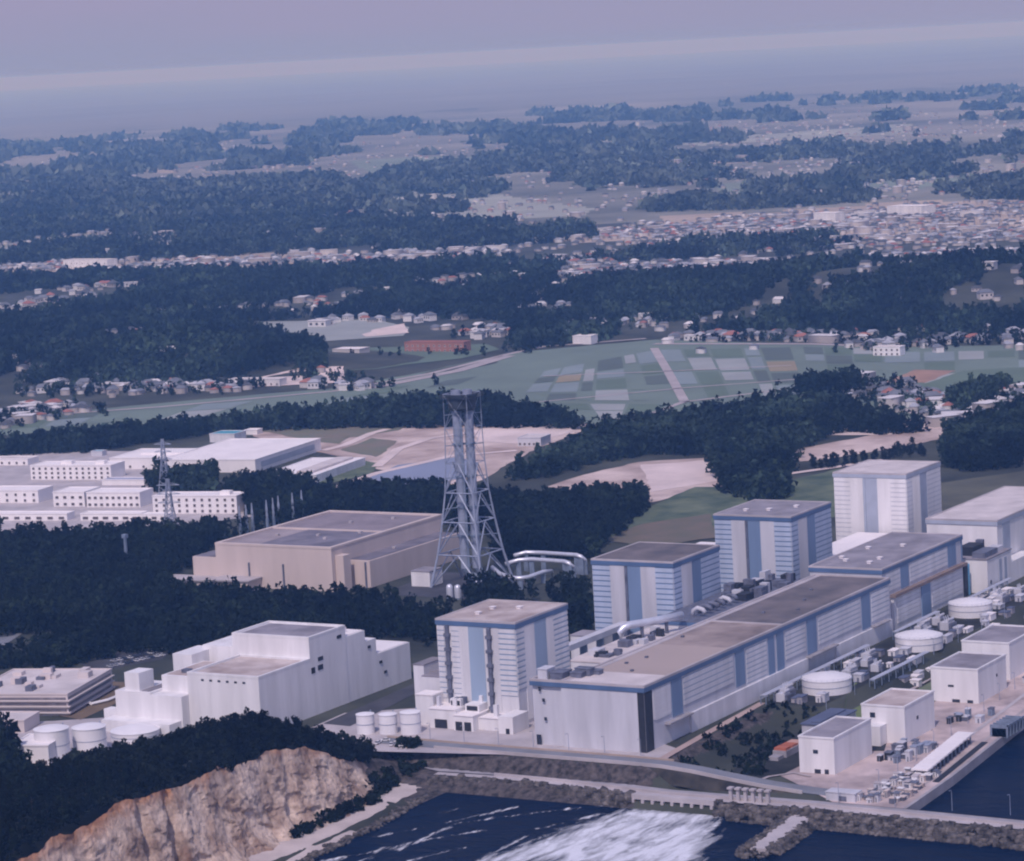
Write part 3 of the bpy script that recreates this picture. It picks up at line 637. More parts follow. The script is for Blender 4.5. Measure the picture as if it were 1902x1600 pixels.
# white skirt of low rooms at the feet of the first one
o = thing('service_annex', 'white low service rooms with dark garage openings at the foot of the nearest reactor building', 'annex', (14, 118, 0))
b = MB(); b.box(0, 15.8, 22, 33, 0, 7.5); b.box(2, 15.8, 33, 48, 0, 9.5); b.box(5, 15.8, 8, 22, 0, 6); b.box(0.5, 15.8, 0, 8, 0, 8.5); b.box(6, 15.8, 48, 58, 0, 15); b.box(8, 15.8, 23, 31, 7.5, 11.5); b.box(9, 15.8, 34, 40, 9.5, 13.5); b.build('wall', WHITE2, o)
b = MB()
for a_ in ((-0.4, 15.9, 21.8, 33.2, 7.5, 7.9), (1.6, 15.9, 33.3, 48.2, 9.5, 9.9), (4.6, 15.9, 8.2, 21.7, 6, 6.4), (5.7, 15.9, 48.3, 58.2, 15, 15.4)): b.box(*a_)
b.build('roof', ROOFW, o)
doors(o, 'x', [(23.2, 27, 0.3, 4.6), (28.2, 32, 0.3, 4.6)], name='garage_door')
for a0, a1, z0, z1, x in ((38, 45, 0.3, 4.6, 2), (34.5, 39.5, 10.4, 12.6, 9), (24, 30, 8.6, 10.8, 8), (2, 4, 0.2, 2.8, 0.5)):
    b = MB(); b.box(x-0.2, x-0.02, a0, a1, z0, z1); b.build('opening', DARK, o)
for k in range(7):
    b = MB(); x = rng.uniform(6, 15); y = rng.uniform(10, 46); b.box(x, x+rng.uniform(1, 2.4), y, y+rng.uniform(1, 3), 5, 12+rng.uniform(0, 3)); b.build('plant_box', rng.choice([DUCT, LAV, WHITE]), o)
o = thing('side_annex', 'white stepped annex behind the three small upright tanks, against the nearest reactor building', 'annex', (34, 168.5, 0))
b = MB(); b.box(0, 26, 0, 12, 0, 21); b.box(2, 20, 12, 18, 0, 26); b.box(10, 34, 12.2, 22, 0, 17); b.build('wall', WHITE, o)
b = MB(); b.box(-0.2, 26.2, -0.2, 12.2, 21, 21.5); b.box(1.8, 20.2, 11.8, 18.2, 26, 26.5); b.build('roof', ROOFG, o)
# turbine halls
def strips(o, lst, H, m=BLUE):
    for a0, a1, z0 in lst: panel(o, 'y', a0, a1, z0, H, m, 'blue_panel', 0.3)
TH = thing('turbine_hall', 'longest turbine hall, beige near roof and dark brown far roof, blue fascia', 'turbine hall', (0, 38, 0))
b = MB(); b.box(0, 285, 0, 44, -1, 30.7); b.box(1, 16, 44, 60, -1, 30.7); b.build('wall', LAV, TH)
for nm, x0, x1, m_ in (('near_roof', 0.8, 26, ROOFL), ('stained_roof', 26, 92, mat('stained_beige_roof', (0.54, 0.44, 0.40), 1, 0.2, 0.03, col2=(0.40, 0.33, 0.30))), ('middle_roof', 92, 150, ROOFM), ('dark_roof', 152, 284.2, ROOFD)):
    b = MB(); b.box(x0, x1, 0.8, 40 if x0 > 1 else 41, 30.7, 31.25); b.build('roof', m_, TH)
b = MB(); b.box(150, 152, 0.8, 43.2, 30.7, 31.8); b.box(26, 150, 40, 43.2, 30.7, 31.4); b.box(152, 284.2, 40, 43.2, 30.7, 31.4); b.box(0.8, 26, 41, 43.2, 30.7, 31.4)
for a_ in ((-0.5, 0.8, -0.5, 60.5), (0.8, 285.5, -0.5, 0.8), (284.2, 285.5, 0.8, 44.5), (0.8, 284.2, 43.2, 44.5), (15.2, 16.5, 44.5, 60.5), (0.8, 15.2, 59.2, 60.5)): b.box(*a_, 30.7, 31.8)
b.build('parapet', CONCL, TH)
b = MB()
for a_ in ((-0.6, 0, -0.6, 60.6), (0, 285.6, -0.6, 0), (285, 285.6, 0, 44), ): b.box(*a_, 28.6, 30.698)
b.build('fascia', FASC, TH)
strips(TH, [(27, 37.5, 11), (95, 105, 11), (132, 139, 2.5), (142, 150, 2.5), (178, 189.5, 10.5), (247, 258, 10)], 28.5)
for a0, a1, z0 in ((39, 92, 14), (107, 130, 8), (152, 176, 13), (192, 245, 13), (260, 283, 12)): louvre(TH, 'y', a0, a1, z0, 27.6, 2.3, 0.55, WHITE, LBLUE)
panel(TH, 'y', 8, 26, 14, 28, WHITE, 'plain_panel', ribs=1.2)
louvre(TH, 'y', 10, 25, 13, 27.6, 2.3, 0.5, WHITE, LBLUE)
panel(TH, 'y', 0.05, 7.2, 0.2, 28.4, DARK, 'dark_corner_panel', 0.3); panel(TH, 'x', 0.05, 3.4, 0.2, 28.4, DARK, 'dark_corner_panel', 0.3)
panel(TH, 'x', 3.6, 43.6, 0.1, 28.4, LAV, 'plain_panel', 0.2)
for a0, a1 in ((19, 43), (176, 210), (259, 278)):
    b = MB(); b.box(a0, a1, -3.2, 0, 9.4, 10.2); b.build('canopy', CONC, TH)
b = MB(); b.box(44, 176, -1.2, 0, 0, 9.3); b.box(211, 285, -1.2, 0, 0, 9); b.build('lower_wall', WHITE, TH)
doors(TH, 'x', [(55, 56.2, 26, 28), (53, 54.4, 21, 22.6), (52.4, 53.8, 12, 13.6), (56, 58.5, 0.2, 5)], GLASS, 'window')
for k, (x, y, l, w_, h) in enumerate(((4, 45, 9, 7, 3), (3, 53, 8, 5, 4.5), (9, 38, 6, 6, 2.4), (14, 36, 5, 8, 3.4), (18, 33, 4, 5, 2))):
    b = MB(); b.box(x, x+l, y, y+w_, 31.2, 31.2+h); b.box(x-0.3, x+l+0.3, y-0.3, y+w_+0.3, 31.2+h, 31.5+h); b.build('roof_plant', DUCT if k != 1 else LAV, TH)
for x, y in ((30, 22), (45, 33), (60, 30), (178, 24), (215, 18), (243, 27), (190, 10), (110, 36)):
    b = MB(); b.box(x-0.8, x+0.8, y-0.7, y+0.7, 31.25, 32.1); b.build('roof_vent', DUCT, TH)
T3 = thing('turbine_hall', 'middle turbine hall with white vents on a brown roof and a long ledge', 'turbine hall', (287, 43, 0))
b = MB(); b.box(0, 115, 0, 43, -1, 35.1); b.build('wall', LAV, T3)
roofset(T3, 115, 43, 36, ROOFG, FASC, 2.2, vents=((20, 30), (28, 36), (30, 14), (60, 34), (72, 18), (16, 14)))
strips(T3, [(25, 36, 20.5), (93, 105, 20.5)], 32.8, BLUE); strips(T3, [(113, 114.8, 20.5)], 32.8)
louvre(T3, 'y', 4, 24, 22, 32, 2.2, 0.4, WHITE, LBLUE); louvre(T3, 'y', 38, 92, 22, 32, 2.2, 0.4, WHITE, LBLUE)
b = MB(); b.box(10, 115, -3.2, -0.01, 18.2, 19.8); b.build('ledge', mat('brown_ledge', (0.24, 0.18, 0.16)), T3)
b = MB(); b.box(11, 111, -1.6, -0.01, 0, 18.19); b.build('lower_wall', WHITE, T3)
for nm, a0, a1, m_ in (('blue_panel', 49, 61.5, BLUE), ('dark_panel', 112, 117, DARK), ('blue_panel', 117, 120, mat('cyan_panel', (0.16, 0.42, 0.60)))):
    b = MB(); b.box(a0, a1, -2.2, 0.02, 0.1, 18.1); b.build(nm, m_, T3)
for a0, a1 in ((15, 47), (64, 109)):
    b = MB()
    for k in range(6): b.box(a0, a1, -1.95, -1.62, 3+k*2.4, 4.9+k*2.4)
    b.build('louvre_panel', WHITE, T3)
T4 = thing('turbine_hall', 'farthest turbine hall, white walls and pale roof, cut by the picture edge', 'turbine hall', (452, 41, 0))
b = MB(); b.box(0, 128, 0, 44.5, -1, 35.1); b.build('wall', WHITE2, T4)
roofset(T4, 128, 44.5, 36, ROOFL, FASC2, 2.2)
strips(T4, [(8, 20, 14), (70, 82, 14), (100, 110, 14)], 32.8, FASC2)
o = thing('pump_annex', 'white block with dark machinery on its flat top, between the middle and farthest turbine halls', 'annex', (412, 32, 0))
b = MB(); b.box(0, 38, 0, 40, 0, 19.5); b.box(38, 75, 0, 8, 0, 12); b.build('wall', WHITE2, o)
for x0, x1 in ((18, 22), (26, 30)):
    b = MB(); b.box(x0, x1, -0.3, -0.02, 2, 17); b.build('blue_panel', FASC2, o)
b = MB(); b.box(-0.4, 38.4, -0.4, 40.4, 19.5, 20.1); b.build('roof', ROOFG, o)
for x, y, l, w_, h, m_ in ((2, 2, 20, 8, 3.2, DUCT), (8, 12, 18, 9, 5, DARK), (24, 3, 10, 7, 2.6, LAV), (12, 24, 12, 8, 3.4, DUCT), (28, 14, 4, 4, 6, DUCT)):
    b = MB(); b.box(x, x+l, y, y+w_, 20.1, 20.1+h); b.build('roof_plant', m_, o)
doors(o, 'y', [(4, 6, 5, 7)], GLASS, 'window')
# rooms, hoods and boxes in the gap between halls and reactors
o = thing('auxiliary_block', 'low white block with blue rim beside the dark turbine roof', 'annex', (170, 88, 0))
b = MB(); b.box(0, 127, 0, 34, 0, 26); b.build('wall', WHITE, o)
b = MB(); b.box(-0.4, 127.4, -0.4, 34.4, 24.2, 26.001); b.build('fascia', FASC, o); b = MB(); b.box(-0.2, 127.2, -0.2, 34.2, 26.0, 26.5); b.build('roof', DUCT, o)
doors(o, 'x', [(8, 9.5, 19, 21)], DARK, 'window')
for k in range(6):
    x = 14+k*7.6
    for y in (12,):
        b = MB(); b.tube([(x, y+6, 26.4), (x, y+5.5, 29.5), (x, y+3, 31), (x, y, 30.2), (x, y-1.4, 28.6)], 1.2, 10); b.build('vent_hood', LAV if (k+y) % 4 == 0 else DUCT, o, smooth=True)
for k in range(26):
    x, y = rng.uniform(58, 118), rng.uniform(2, 28); b = MB(); h = rng.uniform(1.5, 6); b.box(x, x+rng.uniform(3, 10), y, y+rng.uniform(2, 7), 26.4, 26.4+h); b.build('plant_box', [DUCT, DARK, LAV, DUCT][k % 4], o)
o = thing('auxiliary_block', 'white flat roofed block between the nearest reactor building and the beige turbine roof', 'annex', (82, 88, 0))
b = MB(); b.box(0, 86, 0, 36, 0, 22); b.build('wall', WHITE, o); b = MB(); b.box(-0.3, 86.3, -0.3, 36.3, 22, 22.6); b.build('roof', ROOFL, o)
for k in range(14):
    x, y = rng.uniform(2, 74), rng.uniform(14, 28); b = MB(); b.box(x, x+rng.uniform(2, 8), y, y+rng.uniform(2, 6), 22.5, 22.5+rng.uniform(1.2, 4)); b.build('plant_box', [DUCT, DARK, LAV][k % 3], o)
o = thing('bent_duct', 'fat white bent duct on the low roofs before a striped reactor building', 'duct', (132, 121, 22))
b = MB(); b.tube([(0, 0, -0.5), (0, 0, 5), (1, -1, 7.2), (4, -3, 8.3), (17, -11, 8.4), (34, -18, 8.6)], 2.0, 14); b.build('pipe', PIPE, o, smooth=True)
for px_, py_ in ((10, -7), (24, -14)): b = MB(); b.box(px_-0.5, px_+0.5, py_-0.8, py_+0.8, 0.6, 6.6); b.build('support', DUCT, o)
o = thing('foot_block', 'small white block at the foot of the first striped reactor building', 'annex', (176, 158, 0))
b = MB(); b.box(0, 14, 0, 18, 0, 14); b.build('wall', WHITE, o); b = MB(); b.box(-0.3, 14.3, -0.3, 18.3, 14, 14.5); b.build('roof', ROOFG, o)
o = thing('pipe_bridge', 'flat white pipe bridge running from the nearest reactor building to the next', 'bridge', (82, 150, 0))
b = MB(); b.box(0, 110, -2, 3, 17, 20); b.build('deck', LAV, o)
for k in range(6):
    b = MB(); b.box(8+k*18, 9.4+k*18, -1.5, 2.5, 0, 16.99); b.build('post', STEELD, o)
o = thing('rear_hall', 'white flat hall half hidden behind the two striped reactor buildings', 'hall', (352, 192, 0))
b = MB(); b.box(0, 110, 0, 50, 0, 14); b.build('wall', WHITE2, o); b = MB(); b.box(-0.4, 110.4, -0.4, 50.4, 14, 14.6); b.build('roof', ROOFW, o)
o = thing('link_hall', 'low white hall between the vented striped reactor building and the whitest one', 'hall', (420, 96, 0))
b = MB(); b.box(0, 90, 0, 60, 0, 15); b.build('wall', WHITE2, o); b = MB(); b.box(-0.4, 90.4, -0.4, 60.4, 15, 15.6); b.build('roof', ROOFW, o)
for k in range(4):
    b = MB(); b.tube([(8+k*9, 6, 15.5), (8+k*9, 8, 19), (8+k*9, 14, 20), (8+k*9, 20, 18)], 1.6, 8); b.build('vent_hood', DUCT, o, smooth=True)
# ------------------------------------------------------------------ vent stack
o = thing('vent_stack', 'tall grey lattice stack with twin flue pipes and a dark collar on top', 'stack', (369, 354, 0))
HT = 121; prof = [(0, 18.5), (20, 14.6), (40, 11.8), (58, 9.8), (76, 8.8), (98, 8.3), (119, 8.3)]
hw = lambda z: float(np.interp(z, [p[0] for p in prof], [p[1] for p in prof]))
sg = ((-1, -1), (1, -1), (1, 1), (-1, 1))
for sx, sy in sg:
    b = MB(); b.tube([(sx*hw(z), sy*hw(z), z) for z, _ in prof], [0.85, 0.75, 0.65, 0.5, 0.36, 0.28, 0.25], 8); b.build('leg', STEEL, o)
for i in range(4):
    a, c = sg[i], sg[(i+1) % 4]; b = MB()
    zs = [0, 20, 40, 58, 76, 98, 119]
    for k, z in enumerate(zs):
        if k: b.bar((a[0]*hw(z), a[1]*hw(z), z), (c[0]*hw(z), c[1]*hw(z), z), 0.75 if k < 4 else 0.34)
        if k < 6:
            z2 = zs[k+1]; mz = (a[0]+c[0])*0.5*hw(z2), (a[1]+c[1])*0.5*hw(z2)
            if k < 4: b.bar((a[0]*hw(z), a[1]*hw(z), z), (*mz, z2), 0.75); b.bar((c[0]*hw(z), c[1]*hw(z), z), (*mz, z2), 0.75)
            else: b.bar((a[0]*hw(z), a[1]*hw(z), z), (c[0]*hw(z2), c[1]*hw(z2), z2), 0.26); b.bar((c[0]*hw(z), c[1]*hw(z), z), (a[0]*hw(z2), a[1]*hw(z2), z2), 0.26)
    b.build('bracing', STEEL, o)
for (fx, fy) in ((-1.8, 3.1), (1.8, -3.1)):
    b = MB(); b.lathe([(2.8, 10), (2.8, 114), (3.0, 114.2), (3.0, 121), (2.6, 121.01), (2.5, 116)], fx, fy, 20); fl = b.build('flue_pipe', STEEL, o, smooth=False)
    b = MB(); b.lathe([(2.45, 118.2), (0.05, 118.25)], fx, fy, 16); b.build('flue_mouth', DARK, fl)
    b = MB(); b.tube([(fx, fy, 10.5), (fx+2, fy-2, 5), (fx+7, fy-8, 3)], 2.6, 12); b.build('elbow', STEELD, fl)
for z in (30, 48, 67, 87, 106):
    b = MB()
    for (fx, fy) in ((-1.8, 3.1), (1.8, -3.1)): b.lathe([(2.9, z), (3.5, z+0.05), (3.5, z+1.1), (2.9, z+1.15)], fx, fy, 16, cap=False)
    b.bar((-1.8, 3.1, z+0.5), (1.8, -3.1, z+0.5), 1.0)
    for s_ in sg: b.bar((s_[0]*hw(z), s_[1]*hw(z), z), (s_[0]*2.0, s_[1]*2.6, z+0.3), 0.45)
    b.build('guide_ring', STEELD, o)
b = MB(); b.lathe([(7.4, 108.5), (8.6, 110), (9.0, 117.5), (9.4, 117.6), (9.4, 118.4), (8.4, 118.5), (8.0, 112)], 0, 0, 24); b.build('collar', mat('dark_collar', (0.035, 0.045, 0.06), 0.6), o)
b = MB()
for i in range(4):
    a, c = sg[i], sg[(i+1) % 4]
    for z in (117.2, 118.4): b.bar((a[0]*10, a[1]*10, z), (c[0]*10, c[1]*10, z), 0.35)
    b.quad([(a[0]*10, a[1]*10, 116.3), (c[0]*10, c[1]*10, 116.3), (c[0]*7.4, c[1]*7.4, 116.3), (a[0]*7.4, a[1]*7.4, 116.3)])
b.build('platform', bpy.data.materials['dark_collar'], o)
b = MB(); b.tube([(-3.0, -0.2, 6), (-3.0, -0.2, 112)], 0.8, 6); b.build('ladder_cage', STEELD, o)
pipes = [('upper of two parallel silver pipes running to the first striped reactor building', [(880, 1215, 12), (1000, 1218, 12), (1230, 1233, 12), (1262, 1243, 11.5), (1288, 1268, 9), (1300, 1310, 4)], [(800, 1238, 11)]),
         ('lower of two parallel silver pipes running to the first striped reactor building', [(830, 1268, 11.5), (920, 1262, 12), (1150, 1278, 12), (1182, 1290, 11.5), (1206, 1315, 9), (1215, 1360, 3)], [(740, 1295, 10)]),
         ('sagging silver pipe curving low from the stack foot', [(650, 1318, 9), (700, 1362, 8), (780, 1390, 7), (840, 1394, 7), (900, 1386, 7), (1000, 1350, 7), (1060, 1345, 6)], [])]
for lab, pp, pre in pipes:
    P = [bp(740+a/3.722, 700+b_/3.722, z) for a, b_, z in pre+pp]; base = P[0]
    o = thing('exhaust_pipe', lab, 'pipe', tuple(base*[1, 1, 0]), group='pipes between stack and reactor buildings')
    b = MB(); b.tube([p-base*[1, 1, 0] for p in P], 1.35, 12); b.build('pipe', PIPE, o, smooth=True)
    for k in range(1, len(P)-1):
        q = P[k]-base*[1, 1, 0]
        if q[2] > 6: b = MB(); b.box(q[0]-0.4, q[0]+0.4, q[1]-1.6, q[1]+1.6, 0, q[2]-1.2); b.build('trestle', STEELD, o)
o = thing('fan_house', 'small white windowless house beside the foot of the lattice stack', 'shed', (352, 374, 0))
b = MB(); b.box(0, 15, 0, 13.5, 0, 9.5); b.build('wall', WHITE2, o); b = MB(); b.box(-0.3, 15.3, -0.3, 13.8, 9.5, 10); b.build('roof', ROOFG, o)
sheet('stack_yard', [(322, 325), (322, 392), (345, 395), (400, 395), (405, 318)], ASPH, 0.2, 0, 1)
for k, (x, y) in enumerate(((836, 1112), (851, 1113))):
    P = bp(x, y); o = thing('silver_vessel', ('silver upright vessel below the lattice stack, on the fan house side', 'silver upright vessel below the lattice stack, on the pipe side')[k], 'tank', (P[0], P[1], 0), group='silver vessels below the stack')
    b = MB(); b.lathe([(2.0, 0), (2.0, 7), (1.6, 8.2), (0.6, 8.8)], 0, 0, 16); b.build('shell', PIPE, o, smooth=True); b = MB(); b.lathe([(2.1, 0.0), (2.1, 1)], 0, 0, 16); b.build('skirt', STEELD, o)
# ------------------------------------------------------------------ white stepped waste building
o = thing('waste_building', 'white stepped windowless building with a square tower, behind the cliff pines', 'building', (-24, 238, 0))
b = MB()
b.box(0, 45, 0, 43, 0, 28.4); b.box(45, 78, 0, 47, 0, 39.2); b.box(4, 40, 43, 62, 0, 26); b.box(45, 74, 47.01, 66, 0, 33)
b.box(-6, 20, 62.01, 84, 0, 19); b.box(-6, 6, 43.01, 62, 0, 18); b.box(-4, 8, 70, 79, 19, 28); b.box(30, 52, 62.02, 74, 0, 31)
b.box(78.01, 96, 0.2, 40, 0, 34); b.box(96.01, 106, 0.2, 38, 0, 28); b.box(106.01, 138, 0.2, 34, 0, 19.5); b.build('wall', WHITE2, o)
for nm, a_, m_ in (('tower_roof', (47.5, 75.5, 2.5, 44.5, 38.9, 39.5), ROOFG), ('front_roof', (3, 43, 3, 41, 28.2, 28.7), ROOFP), ('side_roof', (6, 38, 45, 60, 25.9, 26.3), ROOFP), ('wing_roof', (-4, 18, 64, 69, 18.9, 19.4), ROOFG), ('rear_roof', (106.5, 137, 1, 33, 19.4, 19.9), ROOFW), ('rear_roof', (79, 95, 1, 39, 33.9, 34.4), ROOFW)): box_part(o, 'roof', m_, *a_)
b = MB()
for x0, x1, y0, y1, H in ((0, 44.98, 0, 43, 28.4), (45, 78, 0, 47, 39.2)):
    for q in ((x0-0.1, x0+1.2, y0-0.1, y1+0.1), (x1-1.2, x1+0.1, y0-0.1, y1+0.1), (x0+1.2, x1-1.2, y0-0.1, y0+1.2), (x0+1.2, x1-1.2, y1-1.2, y1+0.1)): b.box(*q, H+0.001, H+1.1)
b.build('parapet', WHITE2, o)
for k in range(6):
    b = MB(); b.box(-0.15, -0.01, 8+k*5.0, 9.6+k*5.0, 25.4, 26.4); b.build('window', GLASS, o)
for a0, a1, z0, z1 in ((51.5, 56, 22, 24.6), (52, 56.5, 26.6, 28.6), (45.6, 48.8, 21.4, 24.4), (70, 74, 34.5, 36.2)):
    b = MB(); b.box(a0, a1, -0.2, -0.01, z0, z1); b.build('window', DARK, o)
for x, y, h in ((84, 6, 3), (100, 10, 3), (110, 8, 3), (128, 20, 2), (88, 24, 2), (10, 50, 2)): 
    b = MB(); b.box(x, x+4, y, y+4, {84: 34, 88: 34, 100: 28, 110: 19.6, 128: 19.6, 10: 26}[x], {84: 34, 88: 34, 100: 28, 110: 19.6, 128: 19.6, 10: 26}[x]+h); b.build('roof_plant', ROOFW if h == 3 else DUCT, o)
for x, z in ((98, 24), (108, 14), (112, 8)):
    b = MB(); b.box(x, x+2.4, -0.2, 0.19, z, z+1.4); b.build('window', DARK, o)
b = MB(); b.box(-16, -6.01, 44, 86, 0, 6); b.box(-6, 0, 84.1, 92, 0, 9); b.build('low_wing', WHITE2, o)
# ------------------------------------------------------------------ tan building among the trees
o = thing('tan_building', 'large tan windowless building with dark slate roofs, ringed by trees', 'building', (324, 411, 0))
b = MB()
b.box(0, 131, 16, 104, 0, 26.5); b.box(18, 126, 0, 16, 0, 16.8); b.box(4, 12, 10, 16, 0, 22); b.box(1, 60, 104, 123, 0, 18); b.box(60, 124, 104, 112, 0, 15)
b.build('wall', TAN, o)
for a_, m_ in (((3, 62, 19, 74, 26.4, 27.0), TANROOF), ((62, 128, 19, 101, 26.4, 26.9), mat('mauve_roof', (0.26, 0.22, 0.24), 1, 0.2, 0.04)), ((3, 62, 74, 101, 26.4, 26.8), mat('pale_mauve_roof', (0.33, 0.28, 0.29), 1, 0.2, 0.04)), ((20, 124, 1.5, 15.9, 16.7, 17.2), TANROOF), ((2.5, 58, 105, 121.5, 17.9, 18.3), TANROOF)): box_part(o, 'roof', m_, *a_)
b = MB()
for q in ((-0.2, 131.2, 15.7, 18.4), (128, 131.2, 18.4, 104), (0, 128, 101.5, 104.2), (-0.2, 2.4, 18.4, 101.5), (61, 63, 18.4, 101.5)): b.box(*q, 26.501, 27.8)
b.build('parapet', TAN, o)
b = MB(); b.prism([(-14, 70), (-16, 92), (-4, 98), (-0.01, 96), (-0.01, 70)], 0, 6.5); b.prism([(-12, 100), (-15, 128), (-6, 142), (0.98, 136), (0.98, 100)], 0, 5.2); b.build('entrance_wing', TAN, o)
b = MB(); b.prism([(-15, 69), (-17, 93), (-4.5, 99), (-0.02, 97), (-0.02, 69)], 6.5, 7.4); b.prism([(-13, 99.2), (-16.5, 129), (-6.5, 144), (0.97, 138), (0.97, 99.2)], 5.2, 6.1); b.build('entrance_roof', CONCL, o)
for y, x in ((2.5, 17.6), (52, -0.4), (78, -0.4)): b = MB(); b.box(x-0.5, x+0.38, y, y+1.0, 0, 16); b.build('downpipe', DUCT, o)
for k, (x, y) in enumerate(((30, 40), (40, 52), (55, 30), (90, 60), (35, 80), (110, 40), (60, 8))):
    b = MB(); z = 17 if y < 15 else 26.9; b.box(x, x+2.4, y, y+2, z, z+1.4); b.build('roof_vent', CONCL, o)
# ------------------------------------------------------------------ windows by the hundred share one mesh
WHITE3 = mat('fresh_white_render', (0.86, 0.82, 0.82), 0.8, 0.05, 0.1, streak=True)
wb = MB(); wb.box(-0.14, -0.01, 0, 2.0, 0, 1.5, 1)
for q in ((-0.22, -0.02, -0.15, 0, -0.1, 1.6), (-0.22, -0.02, 2.0, 2.15, -0.1, 1.6), (-0.22, -0.02, 0, 2.0, 1.5, 1.65), (-0.30, -0.02, -0.1, 2.1, -0.2, 0)): wb.box(*q, 0)
WINM = wb.mesh('window', [WHITE2, mat('brown_glass', (0.10, 0.08, 0.08), 0.3, 0.3, 0.5)])
def office(label, xl, xr, yb, depth, H, rows=0, cols=0, roofm=ROOFW, wallm=WHITE3, z=0, sx=1.0, name='office_block', cat='office block', group=None, pent=None, rz=0.0, band=0.0, v2=None):
    Lp, Rp = bp(xl, yb, z), bp(xr, yb, z); u = (Lp[0]+Rp[0])/2; W = Lp[1]-Rp[1]
    o = thing(name, label, cat, (Rp[0], Rp[1], z), math.atan2(-(Lp[0]-Rp[0]), W)+rz, group); W = math.hypot(Lp[0]-Rp[0], W)
    b = MB(); b.box(0, depth, 0, W, -1, H); b.build('wall', wallm, o)
    b = MB(); b.box(0.6, depth-0.6, 0.6, W-0.6, H+0.001, H+0.25); b.build('roof', roofm, o)
    b = MB()
    for q in ((-0.3, 0.6, -0.3, W+0.3), (depth-0.6, depth+0.3, -0.3, W+0.3), (0.6, depth-0.6, -0.3, 0.6), (0.6, depth-0.6, W-0.6, W+0.3)): b.box(*q, H+0.001, H+0.7)
    b.build('parapet', wallm, o)
    for r in range(rows):
        for c in range(cols):
            k = link('window', WINM, o); k.location = (0, (c+0.5)*W/cols-1.0*sx, 1.2+r*(H-0.6)/rows); k.scale = (1, sx, min(1.3, (H/rows)/3.2))
    if pent:
        for (px, py, pl, pw, ph) in pent: b = MB(); b.box(px, px+pl, py, py+pw, H+0.2, H+ph); b.build('roof_plant', wallm, o)
    return o
GO = 'white office blocks of the rear compound'
office('white three storey block with a long window grid, rear compound', 58, 207, 892, 24, 11.5, 3, 13, group=GO, pent=[(8, 10, 6, 8, 3), (8, 40, 6, 10, 3)])
office('white three storey block with grey bays nearest the tan building', 285, 441, 955, 20, 13, 3, 11, group=GO, pent=[(6, 8, 6, 8, 3)])
office('white two storey block in the middle of the rear compound, dark window bays', 162, 261, 943, 22, 11, 2, 9, group=GO, sx=1.2)
office('white two storey block with a blank end wall, between two window blocks', 100, 158, 942, 26, 11, 2, 4, group=GO, sx=1.3)
office('white block cut by the picture edge, paired windows', -60, 72, 935, 24, 9.5, 2, 8, group=GO)
office('long low white front row with dark garage openings', -60, 125, 968, 12, 5, 1, 9, group=GO, sx=2.2)
office('short low white front row beside the wood', 150, 262, 968, 12, 5, 1, 6, group=GO, sx=2.2)
office('small low white block under the pylon', 262, 312, 968, 9, 4.5, 1, 3, group=GO, sx=2.0)
office('flat white hall with a stepped roof behind the window grid block', 205, 330, 872, 55, 9, 1, 5, name='hall', cat='hall', pent=[(20, 4, 26, 40, 2)])
office('white shed row with tiny dark gaps behind the left compound', -30, 52, 865, 18, 5, 1, 6, name='shed', cat='shed', roofm=ROOFL)
office('low grey roofed shelter between the office blocks', 190, 268, 902, 14, 4, roofm=mat('shelter_roof', (0.38, 0.40, 0.52)), name='shelter', cat='shelter')
o = office('big white warehouse with a grey eastern wall', 300, 475, 878, 125, 10, name='warehouse', cat='warehouse')
b = MB(); b.box(10, 112, -0.3, -0.02, 3, 7.5); b.build('shutter_band', FASC2, o)
o = office('grey white long warehouse nearest the pond', 486, 588, 898, 95, 6, roofm=ROOFW, wallm=WHITE, name='warehouse', cat='warehouse')
b = MB(); b.box(12, 90, 8, 22, 6.2, 8); b.build('raised_roof', ROOFL, o)
office('small shed with a bright blue sheet roof on the white warehouse', 390, 436, 822, 22, 7, roofm=CYAN, wallm=WHITE, name='shed', cat='shed')
office('tiny blue shed beside the flat white hall', 170, 190, 848, 8, 4, roofm=CYAN, wallm=LAV, name='shed', cat='shed')
office('small pale shed on the bare earth beyond the warehouses', 455, 478, 808, 10, 4, name='shed', cat='shed')
office('grey site hut standing alone on the bare earth', 962, 1005, 830, 22, 7, 1, 5, roofm=ROOFL, wallm=LAV, name='site_hut', cat='hut')
# paved yard of the compound
psheet('compound_yard', [(-120, 1000), (120, 985), (270, 985), (470, 960), (480, 925), (360, 905), (300, 905), (260, 880), (330, 840), (200, 838), (-120, 850)], CONCL, 0.2, 0, 3)
# ------------------------------------------------------------------ pylons, bushings
def pylon(label, x, y, H, bw):
    P = bp(x, y); o = thing('pylon', label, 'pylon', (P[0], P[1], 0), R(20), 'lattice pylons')
    q = ((-1, -1), (1, -1), (1, 1), (-1, 1)); f = lambda z: float(np.interp(z, [0, H*0.55, H], [bw/2, bw*0.2, bw*0.08]))
    for s_ in q:
        b = MB(); b.tube([(s_[0]*f(z), s_[1]*f(z), z) for z in (0, H*0.55, H)], 0.32, 6); b.build('leg', STEEL, o)
    b = MB()
    for k in range(9):
        z0, z1 = H*k/9, H*(k+1)/9
        for i in range(4): a, c = q[i], q[(i+1) % 4]; b.bar((a[0]*f(z0), a[1]*f(z0), z0), (c[0]*f(z1), c[1]*f(z1), z1), 0.3); b.bar((c[0]*f(z0), c[1]*f(z0), z0), (a[0]*f(z1), a[1]*f(z1), z1), 0.3)
    b.build('bracing', STEEL, o)
    for k, z in enumerate((0.62, 0.76, 0.9)):
        b = MB(); b.bar((0, -bw*0.75, H*z), (0, bw*0.75, H*z), 0.5); b.bar((0, -bw*0.75, H*z), (0, 0, H*z+2), 0.3); b.bar((0, bw*0.75, H*z), (0, 0, H*z+2), 0.3); b.build('crossarm', STEEL, o)
